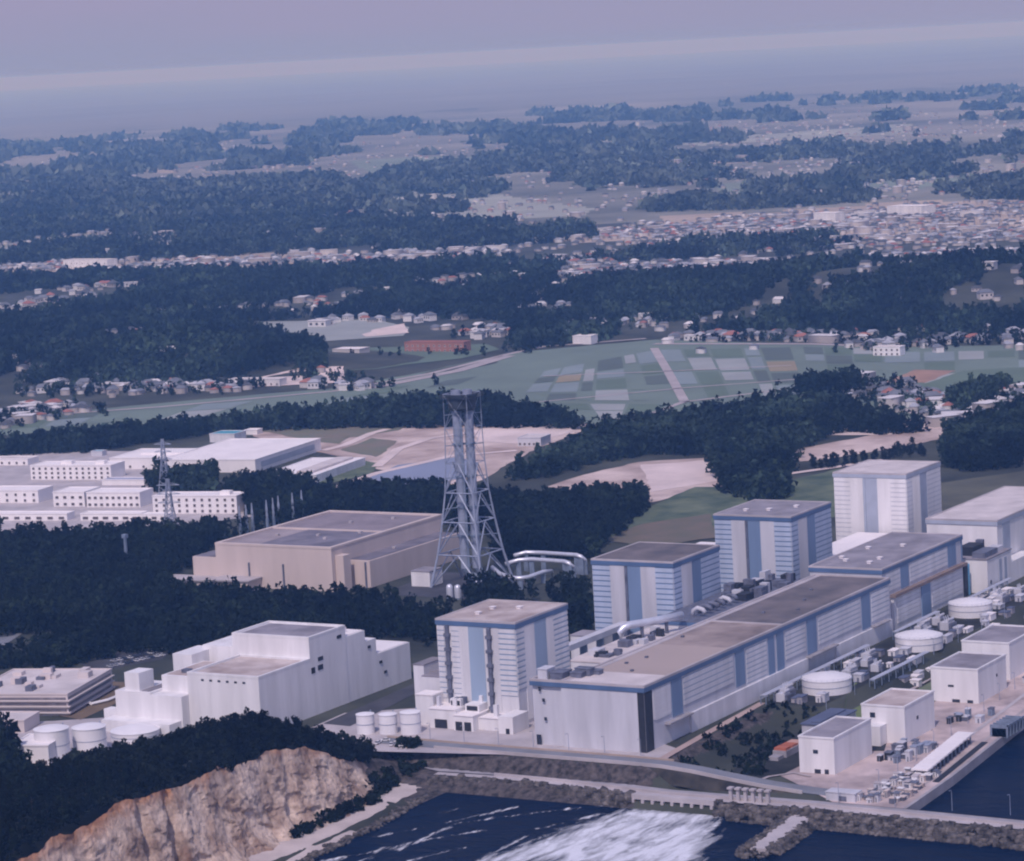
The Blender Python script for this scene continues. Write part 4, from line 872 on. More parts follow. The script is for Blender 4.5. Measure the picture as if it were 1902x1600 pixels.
pylon('lattice pylon rising among the white office blocks beside the dark tree clump', 308, 915, 42, 9)
pylon('lattice pylon standing in front of the offices at the edge of the wood', 319, 1006, 44, 11)
P = bp(236, 1055); o = thing('mast', 'single pale grey mast in the wood near the tan building', 'mast', (P[0], P[1], 0)); b = MB(); b.tube([(0, 0, 0), (0, 0, 22)], [1.3, 1.0], 8); b.box(-1.6, 1.6, -1.6, 1.6, 20, 22.5); b.build('pole', STEELD, o)
bush = None
for k, (x, y) in enumerate(((447, 988), (459, 985), (470, 982), (497, 976), (509, 972), (519, 968), (545, 962), (562, 957))):
    P = bp(x, y, 4)
    if bush is None:
        bush = thing('bushing_post', 'pale slanted insulator post in the row behind the tan building', 'insulator', (P[0], P[1], 0), group='insulator posts in the switchyard')
        b = MB(); b.box(-0.8, 0.8, -0.8, 0.8, 0, 9); b.build('base', STEELD, bush); b = MB(); b.lathe([(0.7, 9), (1.0, 11), (0.7, 13), (1.0, 15), (0.6, 18), (0.4, 22)], 0, 0, 10); b.build('insulator', STEEL, bush)
        KIDS[bush.name] = list(bush.children)
        for c in bush.children: KIDS[c.name] = []
    else:
        kids = KIDS[bush.name]; c = bush.copy(); COL.objects.link(c); c.location = (P[0], P[1], 0)
        for ch in kids: d_ = ch.copy(); COL.objects.link(d_); d_.parent = c
# ------------------------------------------------------------------ white tanks
def tank(label, u, v, r, h, z=0, dome=0.19, group=None, rings=True, name='storage_tank'):
    o = thing(name, label, 'tank', (u, v, z), group=group)
    b = MB(); b.lathe([(r, 0), (r, h)], 0, 0, 40); b.build('shell', TANKW, o, smooth=False)
    b = MB(); b.lathe([(r+0.25, h-0.15), (r+0.25, h+0.12), (r*0.75, h+r*dome*0.5), (r*0.4, h+r*dome*0.86), (r*0.12, h+r*dome), (0.05, h+r*dome)], 0, 0, 40); b.build('roof', TANKW, o, smooth=False)
    b = MB()
    for k in range(28 if rings else 0):
        t = k*2*math.pi/28; b.tube([((r+0.2)*math.cos(t), (r+0.2)*math.sin(t), h), ((r+0.2)*math.cos(t), (r+0.2)*math.sin(t), h+1.1)], 0.06, 4)
    if rings: b.lathe([(r+0.15, h+1.05), (r+0.3, h+1.1), (r+0.15, h+1.15)], 0, 0, 40, cap=False)
    b.lathe([(r+0.02, h*0.5), (r+0.14, h*0.5), (r+0.14, h*0.5+0.3), (r+0.02, h*0.5+0.3)], 0, 0, 40, cap=False)
    if r > 4: b.tube([(r+0.5, 0, 0), (r+0.5, 0, h+1)], 0.3, 6)
    b.build('railing' if rings else 'hoop', STEEL, o)
    return o
GT = 'three broad white tanks along the turbine halls'
tank('broad white tank beside the grassy strip, at the longest turbine hall', 146, 13, 12.4, 7.0, group=GT)
tank('broad white tank standing where the longest turbine hall ends', 257, 10, 12.6, 7.0, group=GT)
tank('broad white tank in front of the middle turbine hall ledge', 350, 18, 12.2, 7.0, group=GT)
GS = 'three small upright white tanks by the coast road'
for k, x in enumerate((680, 722, 764)):
    P = bp(x, 1362); tank(('small upright white tank nearest the cliff pines', 'small upright white tank, middle of its row of three', 'small upright white tank nearest the service rooms')[k], P[0], P[1], 4.4 if k < 2 else 5, 9.5 if k < 2 else 10.5, group=GS, rings=False)
GL = 'white tanks behind the cliff pines'
P = bp(99, 1410); tank('tall white tank joined to a low white block behind the pines', P[0], P[1], 8.4, 15, group=GL, rings=False)
P = bp(168, 1395); tank('white tank with dark outlines between the tall tank and the flat one', P[0], P[1], 8.2, 12, group=GL, rings=False)
P = bp(252, 1372); tank('wide flat white tank close to the stepped waste building', P[0], P[1], 12, 4.5, group=GL, rings=False)
office('low white block with a row of small dark openings at the tall tank', 22, 92, 1425, 24, 10, 1, 5, name='pump_block', cat='block')
# low office at the picture edge, sports court
GLO = 'pale terraced office building'
o = office('long pale three storey office with grey roof clutter, at the picture edge', -60, 128, 1330, 62, 11, roofm=ROOFL, wallm=mat('cream_wall', (0.66, 0.58, 0.56), 0.9, 0.06, 0.05), z=0)
cream = bpy.data.materials['cream_wall']; RIBBON = mat('ribbon_glass', (0.20, 0.18, 0.20), 0.4, 0.3, 0.3)
for z0 in (2.2, 5.4, 8.4):
    b = MB(); b.box(-0.12, -0.02, 1, 60, z0, z0+1.2); b.box(1, 60, -0.12, -0.02, z0, z0+1.2); b.build('ribbon_window', RIBBON, o)
    b = MB(); b.box(-1.5, -0.13, -1.5, 61, z0-0.7, z0-0.2); b.box(-0.12, 62, -1.5, -0.13, z0-0.7, z0-0.2); b.build('balcony', cream, o)
for k in range(16):
    b = MB(); x, y = rng.uniform(4, 54), rng.uniform(4, 54); b.box(x, x+rng.uniform(2, 7), y, y+rng.uniform(2, 7), 11.2, 12+rng.uniform(0.5, 2.5)); b.build('roof_plant', [ROOFL, DUCT, cream][k % 3], o)
office('pale low wing in front of the long three storey office', -60, 46, 1362, 20, 6, roofm=ROOFL, wallm=cream, name='office_wing', cat='office block')
psheet('sports_court', [(62, 1322), (150, 1338), (232, 1300), (232, 1268), (150, 1265)], BROWNG, 0.25)
o = thing('court_fence', 'white bent wall around the brown sports court', 'wall', tuple(bp(140, 1290)*[1, 1, 0]))
b = MB(); q = [bp(*p)-bp(140, 1290) for p in ((138, 1288), (170, 1312), (200, 1305), (232, 1292))]
for a, c in zip(q[:-1], q[1:]): b.tube([a+[0, 0, 1.2], c+[0, 0, 1.2]], 0.9, 4)
b.build('wall', WHITE2, o)
psheet('left_yard', [(-60, 1470), (20, 1440), (240, 1400), (330, 1345), (240, 1330), (100, 1340), (-60, 1345)], CONCL, 0.15, 0, 2)
psheet('car_park', [(170, 1250), (300, 1226), (320, 1210), (230, 1206), (150, 1235)], ASPH, 0.2)
psheet('works_yard', [(640, 1395), (1240, 1410), (1260, 1392), (1000, 1300), (640, 1325), (560, 1360)], CONCL, 0.12)
psheet('side_road', [(600, 1345), (770, 1270), (800, 1275), (650, 1350)], ASPH, 0.2)
psheet('wood_track', [(-10, 1200), (0, 1205), (60, 1165), (104, 1125), (96, 1112), (50, 1145), (-10, 1185)], ROADG, 0.25)
psheet('clearing', [(-60, 1140), (40, 1130), (110, 1085), (60, 1075), (-60, 1090)], GRASS, 0.2, 0, 4)
# ------------------------------------------------------------------ pump houses and quay things
def pump(label, u, v, L, W, H, z=-8, roofm=ROOFG, step=False, win=()):
    o = thing('pump_house', label, 'pump house', (u, v, z), group='white pump houses on the quay')
    b = MB(); b.box(0, L, 0, W, 0, H)
    if step: b.box(-8, 0, W*0.42, W, 0, H*0.55)
    b.build('wall', WHITE2, o)
    b = MB(); b.box(0.7, L-0.7, 0.7, W-0.7, H+0.001, H+0.15); b.build('roof', roofm, o)
    b = MB()
    for q in ((-0.25, 0.7, -0.25, W+0.25), (L-0.7, L+0.25, -0.25, W+0.25), (0.7, L-0.7, -0.25, 0.7), (0.7, L-0.7, W-0.7, W+0.25)): b.box(*q, H+0.001, H+0.8)
    b.build('parapet', WHITE2, o)
    for f_, a0, a1, z0, z1 in win:
        b = MB()
        if f_ == 'x': b.box(-0.2, -0.02, a0, a1, z0, z1)
        else: b.box(a0, a1, -0.2, -0.02, z0, z1)
        b.build('door' if z0 < 0.5 else 'window', GLASS, o)
    return o
pump('nearest white cubic pump house, grey roof, three small openings in front', 17, -49, 42, 17.5, 16.5, win=(('x', 8, 10.4, 9.5, 11.2), ('x', 3, 5, 0.3, 2.4), ('x', 7, 10, 0.3, 2.2)))
pump('white pump house with a pale pinkish roof and a lower step in front', 82, -56, 36, 22, 17.5, roofm=ROOFP, step=True, win=(('x', 15, 17.6, 12, 14.4), ('y', 14, 16, 9, 10.6)))
pump('white pump house with a dark roof recess, beside the dark grass strip', 172, -57, 38, 25, 17, win=(('x', 13, 16, 8, 9), ('x', 3, 6, 0.3, 1.8), ('x', 10, 14, 0.3, 1.8), ('y', 24, 25.4, 9, 10.4)))
pump('last white pump house, cut by the picture edge', 228, -52, 44, 26, 19, win=(('x', 14, 22, 8, 9),))
o = thing('service_hall', 'low hall with a blue grey sloped roof between the turbine hall and the pump houses', 'hall', (79, -17, -8))
b = MB(); b.box(0, 34, 0, 13, 0, 7); b.build('wall', LAV, o); b = MB(); b.prism([(-0.6, -0.6), (34.6, -0.6), (34.6, 13.6), (-0.6, 13.6)], 7.0, 7.5); b.box(2, 32, 4, 9, 7.5, 8.2); b.build('roof', SLATEB, o)
o = thing('orange_machine', 'orange topped grey machine in the dark yard below the turbine hall', 'machine', (40, -14, -8))
b = MB(); b.box(0, 14, 0, 7, 0, 3.4); b.box(-7, -1, 1, 6, 0, 2); b.build('body', CONC, o); b = MB(); b.box(0.5, 6, 0.5, 6.5, 3.4, 4.6); b.box(7.5, 13.5, 0.5, 6.5, 3.4, 4.4); b.build('cover', ORANGE, o)
b = MB(); b.box(15, 21, 1, 7, 0, 4); b.build('cabinet', mat('salmon_paint', (0.55, 0.33, 0.27)), o)
o = thing('quay_canopy', 'long white ribbed roof along the quay edge', 'canopy', (20, -93, -8))
b = MB()
for k in range(12): b.box(k*6.2, k*6.2+5.9, 0.7*k*0.95, 0.7*k*0.95+8, 4.4, 5.1)
b.build('roof', ROOFW, o)
for k in range(12):
    b = MB()
    for y in (0.6, 6.8): b.box(k*6.2+2.6, k*6.2+3.2, 0.66*k+y, 0.66*k+y+0.6, 0, 4.39)
    b.build('post', STEELD, o)
b = MB(); b.prism([(0, 1), (74, 9), (74, 15), (0, 7)], 0, 1.4); b.build('intake_pit', DARK, o)
b = MB(); b.prism([(-2, -6), (76, 1.5), (76, 4.5), (-2, -3)], 0.26, 0.5); b.build('trench', DARK, o)
# clutter individually placed: transformers, cabinets, screens, sheds
def transformer(u, v, z, label, rz=0, s=1.0):
    o = thing('transformer', label, 'transformer', (u, v, z), rz, 'grey transformers along the halls')
    b = MB(); b.box(-3*s, 3*s, -2*s, 2*s, 0.4, 3.8*s); b.build('tank', LAV, o)
    b = MB()
    for k in range(6): b.box(-2.6*s+k*0.95*s, -2.1*s+k*0.95*s, -3.2*s, -2.02*s, 0.6, 3.3*s); b.box(-2.6*s+k*0.95*s, -2.1*s+k*0.95*s, 2.02*s, 3.2*s, 0.6, 3.3*s)
    b.build('radiator', DUCT, o)
    for k in range(3): b = MB(); b.tube([((k-1)*1.8*s, 0, 3.8*s), ((k-1)*1.8*s, 0.6*s, 6.2*s)], [0.35, 0.18], 6); b.build('bushing', PIPE, o)
    b = MB(); b.tube([(-2.4*s, -1.6*s, 4.8*s), (2.4*s, -1.6*s, 4.8*s)], 0.6*s, 8); b.build('conservator', LAV, o)
for k, (u, v) in enumerate(((118, 24), (128, 27), (176, 14), (186, 18), (196, 8), (206, 18), (218, 22), (286, 18), (296, 26), (306, 14), (318, 24), (386, 14), (398, 22), (410, 12))):
    transformer(u, v, 0, 'grey finned transformer in the dark yard ' + ('between the nearest and middle white tanks' if 150 < u < 250 else 'between the middle and farthest white tanks' if 250 < u < 340 else 'beyond the farthest white tank' if u > 340 else 'before the nearest white tank'), rng.uniform(-0.1, 0.1), rng.uniform(0.9, 1.3))
def kiosk(u, v, z, l, w_, h, label, m=WHITE2, rm=ROOFL, group=None, name='kiosk', cat='kiosk'):
    o = thing(name, label, cat, (u, v, z), group=group)
    b = MB(); b.box(0, l, 0, w_, 0, h); b.build('wall', m, o); b = MB(); b.box(-0.25, l+0.25, -0.25, w_+0.25, h, h+0.35); b.build('roof', rm, o)
    b = MB(); b.box(-0.12, -0.02, w_*0.3, w_*0.55, 0.1, min(h*0.8, 2.3)); b.build('door', DUCT, o)
GK = 'small plant huts in the yards'
rk = np.random.default_rng(21)
for k in range(64):
    u = rk.uniform(112, 430); v = rk.uniform(-14, 30)
    if min(math.hypot(u-146, v-13), math.hypot(u-257, v-10), math.hypot(u-350, v-18)) < 17: continue
    z = 0 if v > 0 else -6
    kiosk(u, v, z if v > 0 else float(hgt(u, v)), rk.uniform(3, 9), rk.uniform(2.5, 5), rk.uniform(2.2, 4), 'small plant hut in the dark yard among the transformers by the white tanks', [WHITE2, LAV, CONC][k % 3], [ROOFW, LAV, SLATEB][k % 3], GK)
for k in range(44):
    u = rk.uniform(44, 80) if k < 30 else rk.uniform(120, 160); v = rk.uniform(-74, -58)
    if k > 36: u = rk.uniform(212, 228); v = rk.uniform(-74, -60)
    kiosk(u, v, -7.75, rk.uniform(2, 5), rk.uniform(1.6, 3.2), rk.uniform(1.6, 5), 'grey machine box clustered beside the white pump houses', [DUCT, LAV, STEELD, DARK][k % 4], [LAV, DUCT, STEEL][k % 3], 'machine boxes beside the pump houses', 'machine_box', 'machine')
for k in range(95):
    t = rk.random(); u = -26+t*62; v = -100+t*5+rk.uniform(1, 26)*(1-0.55*t)
    kiosk(u, v, -7.75, rk.uniform(1.5, 4), rk.uniform(1.2, 3), rk.uniform(0.8, 3.4), 'small crate or cabinet in the jumble at the end of the quay', [CONCL, WHITE2, DUCT, ROOFP, LAV][k % 5], [WHITE2, CONCL, DUCT, TAN][k % 4], 'crates and cabinets at the quay end', 'equipment_crate', 'crate')
kiosk(-26, -78, -7.8, 7, 14, 3.6, 'pale flat booth at the end of the sea wall, beside the quay jumble', LAV, LAV, name='booth', cat='booth')
o = thing('screen_house', 'dark steel screen frame over the water intake at the quay edge', 'screen', (108, -97, -8))
b = MB()
for k in range(6): b.box(k*4, k*4+0.6, 0, 9, 0, 6); b.box(k*4, k*4+3.6, 0, 0.6, 5.4, 6)
b.build('frame', STEELD, o); b = MB(); b.box(0, 24, 1, 8, 0.3, 4.4); b.build('pit', DARK, o)
# green strips and dark yards
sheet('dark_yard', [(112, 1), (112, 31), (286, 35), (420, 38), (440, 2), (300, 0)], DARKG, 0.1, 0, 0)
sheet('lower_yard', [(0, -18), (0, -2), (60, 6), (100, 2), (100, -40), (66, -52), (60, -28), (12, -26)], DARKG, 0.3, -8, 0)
sheet('lawn_strip', [(102, -14), (104, -32), (140, -36), (250, -30), (250, -16), (150, -14)], GRASS, 0.5, -8, 1)
psheet('lawn_patch', [(1557, 1346), (1616, 1336), (1650, 1288), (1588, 1288)], GRASSB, 0.6, 'g', 1, zp=-5)
road('lawn_path', [(1425, 1312), (1520, 1306), (1585, 1292), (1660, 1288)], 3, mat('yellow_green_path', (0.40, 0.38, 0.22)), 0.8, -8)
b, _, _ = strip('hall_path', [(-8, 26, 0), (40, 29, 0), (112, 32.5, 0)], 4, mat('pinkish_path', (0.45, 0.34, 0.31)), 0.2); tag(b.build('hall_path', bpy.data.materials['pinkish_path']), kind='structure')
b, _, _ = strip('tank_path', [(104, -4, -8), (108, -12, -8), (170, -13, -8), (300, -8, -8)], 3, ROADP, 0.6); tag(b.build('tank_path', ROADP), kind='structure')
b, _, _ = strip('yard_path', [(-10, -20, -8), (4, -22, -8), (14, -30, -8), (10, -40, -8)], 2, ROADP, 0.6); tag(b.build('yard_path', ROADP), kind='structure')
# ------------------------------------------------------------------ cars
def car(label, u, v, z, rz, m, group):
    o = thing('parked_car', label, 'car', (u, v, z), rz, group)
    b = MB(); b.prism([(-2.2, -0.85), (2.2, -0.85), (2.2, 0.85), (-2.2, 0.85)], 0.35, 0.95); k = len(b.v)
    b.v += [(-1.7, -0.8, 0.95), (1.3, -0.8, 0.95), (1.3, 0.8, 0.95), (-1.7, 0.8, 0.95), (-1.1, -0.65, 1.5), (0.6, -0.65, 1.5), (0.6, 0.65, 1.5), (-1.1, 0.65, 1.5)]
    for f_ in ((0,1,5,4),(1,2,6,5),(2,3,7,6),(3,0,4,7)): b.f.append(tuple(k+a for a in f_)); b.m.append(1)
    b.f.append((k+4, k+5, k+6, k+7)); b.m.append(0)
    b.build('body', [m, GLASS], o)
    for x in (-1.35, 1.35):
        for y in (-0.8, 0.8): b = MB(); b.tube([(x, y-0.1, 0.33), (x, y+0.1, 0.33)], 0.33, 8); b.build('wheel', TYRE, o)
for k in range(22):
    r_, c_ = divmod(k, 11); P = bp(205+c_*9.5+r_*7, 1240-c_*2.1-r_*10); car('car parked in rows beside the wood behind the white stepped building', P[0], P[1], 0.2, R(88), CAR[int(rk.integers(0, 4))], 'cars in the car park by the wood')
for k, (x, y) in enumerate(((702, 1383), (716, 1378), (727, 1386), (738, 1379), (748, 1388))):
    P = bp(x, y); car(('white car closest to the cliff pines at the road bend', 'white car behind another at the road bend', 'white car turned across the road bend', 'pale car near the small upright tanks', 'white car at the start of the sea parapet')[k], P[0], P[1], 0.3, rk.uniform(0, 3), CAR[0], 'cars at the road bend')
for k in range(9):
    car('vehicle parked in the dark yard beyond the farthest white tank', rk.uniform(300, 400), rk.uniform(-12, 0), float(hgt(350, -8))+0.3, rk.uniform(0, 0.4), CAR[k % 3], 'vehicles in the yard by the tanks')
# ------------------------------------------------------------------ land patches behind the station (all flat ground)
psheet('bare_ground', [(480, 800), (700, 778), (860, 775), (1110, 788), (1060, 812), (1000, 832), (940, 866), (900, 892), (840, 905), (700, 872), (640, 850), (560, 835), (470, 812)], SOIL, 0.25, 0, 5)
psheet('scrub_patch', [(470, 800), (640, 780), (790, 778), (740, 800), (660, 812), (560, 815)], SOILG, 0.4, 0, 6)
psheet('scrub_patch', [(630, 838), (690, 815), (740, 820), (700, 850)], SOILG, 0.4, 0, 5)
psheet('scrub_patch', [(580, 815), (650, 812), (630, 825), (585, 822)], SOILG, 0.4, 0, 3)
for q in ([(600, 838), (640, 828), (690, 806), (720, 798)], [(700, 868), (740, 835), (800, 815), (900, 800), (1000, 797)], [(600, 915), (700, 880), (840, 848), (960, 838)]): road('dirt_track', q, 9, SOILP, 0.55)
psheet('pale_patch', [(880, 800), (980, 790), (1100, 790), (1040, 810), (960, 825), (890, 822)], SOILP, 0.45, 0, 6)
psheet('pond', [(650, 905), (740, 865), (850, 850), (890, 860), (880, 885), (760, 908), (690, 915)], mat('pond_water', (0.20, 0.24, 0.36), 0.3, 0.1, 0.02), 0.5, 0, 2)
psheet('grass_bank', [(590, 905), (690, 880), (705, 862), (670, 855), (600, 885)], GRASS, 0.35, 0, 2)
psheet('bare_ground', [(1020, 905), (1080, 882), (1190, 858), (1330, 850), (1345, 905), (1200, 935), (1150, 920)], SOIL, 0.25, 0, 5)
psheet('pale_patch', [(1190, 865), (1320, 855), (1330, 895), (1210, 915)], SOILP, 0.4, 0, 4)
psheet('meadow', [(1120, 1000), (1190, 950), (1290, 905), (1420, 905), (1560, 870), (1560, 960), (1400, 985), (1200, 1020)], GRASS, 0.3, 0, 4)
psheet('scrub_patch', [(1120, 1005), (1190, 975), (1320, 955), (1330, 1000), (1200, 1015)], mat('straw_scrub', (0.26, 0.20, 0.15), 1, 0.3, 0.03, col2=(0.12, 0.12, 0.08)), 0.5, 0, 4)
psheet('meadow', [(1730, 900), (1980, 865), (1980, 930), (1730, 960)], mat('dull_meadow', (0.09, 0.09, 0.06), 1, 0.3, 0.02), 0.3, 0, 4)
psheet('bare_ground', [(1465, 860), (1480, 835), (1600, 812), (1755, 788), (1755, 815), (1650, 835), (1560, 850)], SOIL, 0.25, 0, 4)
psheet('pale_patch', [(1520, 810), (1560, 795), (1700, 778), (1740, 790), (1650, 808)], SOILP, 0.4, 0, 4)
road('pale_track', [(1440, 885), (1560, 868), (1640, 855)], 8, SOILP, 0.6)
psheet('yard', [(1760, 860), (1780, 800), (1902, 775), (1960, 790), (1960, 860)], SOILG, 0.3, 0, 3)
# paddy fields: a belt of parcels cut by pale tracks
PAD = [mat('paddy_%s' % n, c, 1, 0.10, 0.01) for n, c in (('sage', (0.16, 0.21, 0.17)), ('green', (0.12, 0.17, 0.12)), ('bluish', (0.22, 0.27, 0.27)), ('dark', (0.10, 0.13, 0.11)), ('pale', (0.32, 0.34, 0.33)), ('straw', (0.30, 0.25, 0.16)))]
psheet('field_belt', [(-120, 800), (-120, 772), (100, 768), (380, 742), (620, 722), (800, 690), (960, 655), (1215, 632), (1500, 640), (1680, 645), (2000, 640), (2000, 760), (1700, 790), (1300, 760), (1100, 790), (860, 745), (640, 750), (300, 790), (100, 815)], PAD[0], 0.3, 0, 4)
def parcels(c, nu, nv, seed, skip=0.1):
    """c: four pixel corners (near-left, near-right, far-right, far-left)"""
    r = np.random.default_rng(seed); Q = bpv(c); b = MB()
    us = np.sort(np.concatenate([[0, 1], (np.arange(1, nu)+r.uniform(-0.25, 0.25, nu-1))/nu]))
    for i in range(nu):
        vs_ = np.sort(np.concatenate([[0, 1], (np.arange(1, nv)+r.uniform(-0.25, 0.25, nv-1))/nv]))
        for j in range(nv):
            if r.random() < skip: continue
            e = 0.012; a0, a1, b0, b1 = us[i]+e, us[i+1]-e, vs_[j]+e*1.5, vs_[j+1]-e*1.5
            f = lambda s_, t: tuple((Q[0]*(1-s_)*(1-t)+Q[1]*s_*(1-t)+Q[2]*s_*t+Q[3]*(1-s_)*t))+(0.55,)
            b.quad([f(a0, b0), f(a1, b0), f(a1, b1), f(a0, b1)], int(r.choice(6, p=[.22, .22, .26, .14, .1, .06])))
    tag(b.build('paddy_fields', PAD), kind='structure')
parcels([(960, 745), (1265, 748), (1215, 650), (1010, 690)], 6, 4, 1)
parcels([(1275, 745), (1500, 735), (1470, 645), (1222, 650)], 5, 4, 2)
parcels([(1500, 690), (1640, 690), (1640, 648), (1490, 645)], 3, 3, 3)
parcels([(1060, 785), (1200, 780), (1260, 752), (980, 750)], 3, 2, 4)
parcels([(1640, 720), (1960, 700), (1960, 650), (1640, 655)], 5, 3, 5)
parcels([(600, 752), (860, 735), (960, 690), (700, 725)], 4, 2, 6, 0.3)
parcels([(-100, 806), (380, 775), (480, 745), (-100, 780)], 6, 2, 7, 0.3)
for q, wd, m_ in (([(1215, 648), (1240, 690), (1272, 748)], 9, ROADP), ([(90, 772), (300, 757), (620, 728), (800, 695), (940, 660), (1010, 645), (1200, 630)], 9, ROADP), ([(-100, 780), (90, 772)], 9, ROADP), ([(690, 722), (850, 690), (945, 662)], 16, ROADP), ([(1010, 700), (1215, 692), (1470, 680)], 5, ROADP), ([(1180, 780), (1270, 748), (1480, 722), (1640, 716)], 7, ROADP), ([(1000, 748), (1270, 722), (1480, 706)], 5, ROADP), ([(1215, 640), (1500, 640), (1640, 645)], 12, ROADP), ([(1490, 735), (1600, 728), (1700, 770)], 7, ROADP)): road('lane', q, wd, m_, 0.7)
psheet('straw_field', [(1640, 712), (1700, 688), (1775, 690), (1720, 712)], mat('clay_field', (0.36, 0.22, 0.16), 1, 0.2, 0.02), 0.6, 0, 3)
psheet('green_field', [(1700, 720), (1790, 690), (1960, 680), (1960, 720), (1800, 735)], PAD[1], 0.6, 0, 3)
psheet('green_field', [(560, 668), (640, 650), (900, 640), (930, 650), (860, 668), (700, 690), (570, 700)], PAD[1], 0.5, 0, 4)
psheet('pale_field', [(480, 605), (700, 598), (760, 610), (750, 625), (560, 640)], PAD[4], 0.5, 0, 4)
psheet('sand_field', [(665, 620), (750, 604), (760, 620), (680, 628)], SOILP, 0.8, 0, 3)
psheet('school_yard', [(415, 715), (560, 695), (640, 690), (640, 712), (430, 722)], SOILP, 0.6, 0, 3)
# ------------------------------------------------------------------ trees
def crown(seed, n, r, h0, h1, size, conic=0.5, lobes=9):
    """n leaf triangles clustered in lobes; returns (n*3, 3) vertices"""
    g = np.random.default_rng(seed)
    ang = g.uniform(0, 6.28, lobes); t = (np.arange(lobes)+0.5)/lobes; hz = h0+(h1-h0)*t
    rad = r*(1-conic*t)*g.uniform(0.25, 0.75, lobes)
    C_ = np.stack([rad*np.cos(ang), rad*np.sin(ang), hz], -1); lr = r*g.uniform(0.38, 0.62, lobes)*(1-0.45*conic*t)
    k = g.integers(0, lobes, n); d = g.normal(size=(n, 3)); d /= np.linalg.norm(d, axis=1)[:, None]
    p = C_[k]+d*lr[k][:, None]*g.uniform(0.65, 1.05, n)[:, None]*[1, 1, 0.8]
    p[:, 2] = np.maximum(p[:, 2], h0*0.8)
    a = g.normal(size=(n, 3))+d*0.3; a /= np.linalg.norm(a, axis=1)[:, None]; b_ = np.cross(d+g.normal(size=(n, 3))*0.5, a); b_ /= np.linalg.norm(b_, axis=1)[:, None]+1e-9
    s_ = size*g.uniform(0.6, 1.3, n)[:, None]
    return np.stack([p-a*s_, p+a*s_*0.9+b_*s_*0.25, p+b_*s_*1.25-a*0.1*s_], 1).reshape(-1, 3)
def trunk_mb(h, r, seed):
    g = np.random.default_rng(seed); b = MB(); b.tube([(0, 0, -0.5), (g.uniform(-.2, .2), g.uniform(-.2, .2), h*0.5), (g.uniform(-.4, .4), g.uniform(-.4, .4), h)], [r, r*0.75, r*0.35], 7)
    for k in range(5):
        a = g.uniform(0, 6.28); z = h*g.uniform(0.45, 0.9); L = g.uniform(1.0, 2.2); b.tube([(0, 0, z), (L*math.cos(a), L*math.sin(a), z+L*0.5)], [r*0.4, r*0.12], 5)
    return b
TREES = []
for k in range(7):
    H = 8.5+k*0.55; v = crown(100+k, 520, 3.1+0.12*k, 2.2, H, 0.62, 0.35+0.08*(k % 4), 11); f = np.arange(len(v)).reshape(-1, 3)
    me = npmesh('crown', v, f, LEAF if k < 5 else LEAF2); TREES.append((me, trunk_mb(H*0.85, 0.32, k).mesh('trunk', BARK), H))
def single_tree(u, v, label, group, k, s=1.0, name='pine_tree'):
    me, tr, H = TREES[k]; z = float(tz(u, v))
    o = thing(name, label, 'tree', (u, v, z), random.uniform(0, 6.28), group); o.scale = (s, s, s*random.uniform(0.9, 1.12))
    link('crown', me, o); link('trunk', tr, o)
def scatter(poly, spacing, seed, jit=0.8):
    P = np.array(poly); g = np.random.default_rng(seed)
    x = np.arange(P[:, 0].min(), P[:, 0].max(), spacing); y = np.arange(P[:, 1].min(), P[:, 1].max(), spacing*0.9)
    X, Y = np.meshgrid(x, y); X = X+(np.arange(len(y)) % 2)[:, None]*spacing/2
    X = (X+g.uniform(-jit/2, jit/2, X.shape)*spacing).ravel(); Y = (Y+g.uniform(-jit/2, jit/2, Y.shape)*spacing).ravel()
    # ragged outline
    k = inpoly(X+(fbm(X/25, Y/25, 31)-0.5)*spacing*2.2, Y+(fbm(X/25, Y/25, 37)-0.5)*spacing*2.2, poly)
    return np.stack([X[k], Y[k]], -1)
PROTO = {}
def forest(name, pts, n, r, H, size, m, seed=1, smin=0.75, smax=1.3, zoff=0.0):
    """a wood that reads as one mass: leaf-triangle crowns merged into one stuff object"""
    g = np.random.default_rng(seed); N = len(pts)
    if N == 0: return
    vs_ = [crown(500+seed*13+k, n, r, H*0.12, H, size, 0.25+0.1*(k % 4), 8) for k in range(6)]
    kk = g.integers(0, 6, N); s_ = g.uniform(smin, smax, N)*(0.8+0.5*fbm(pts[:, 0]/60, pts[:, 1]/60, 41)); a = g.uniform(0, 6.28, N); z = (hgt if name == 'cliff_foot_scrub' else tz)(pts[:, 0], pts[:, 1])+zoff
    B = np.stack(vs_)[kk]*s_[:, None, None]; c, s2 = np.cos(a)[:, None], np.sin(a)[:, None]
    x = B[..., 0]*c-B[..., 1]*s2+pts[:, 0:1]; y = B[..., 0]*s2+B[..., 1]*c+pts[:, 1:2]; zz = B[..., 2]*g.uniform(0.85, 1.2, N)[:, None]+z[:, None]
    V_ = np.stack([x, y, zz], -1).reshape(-1, 3); f = np.arange(len(V_)).reshape(-1, 3)
    me = npmesh(name, V_, f, m); tone = np.clip(g.normal(0, 0.32, N)+(1.5 if m not in (LEAFM, LEAFM2) else 3.0)*(fbm(pts[:, 0]/(45 if m is not LEAFM else 110), pts[:, 1]/(45 if m is not LEAFM else 70), 43)-0.47), -0.65, 1.5)
    me.attributes.new('tone', 'FLOAT', 'POINT').data.foreach_set('value', np.repeat(tone, n*3).astype(np.float32))
    return tag(link(name, me), kind='stuff')
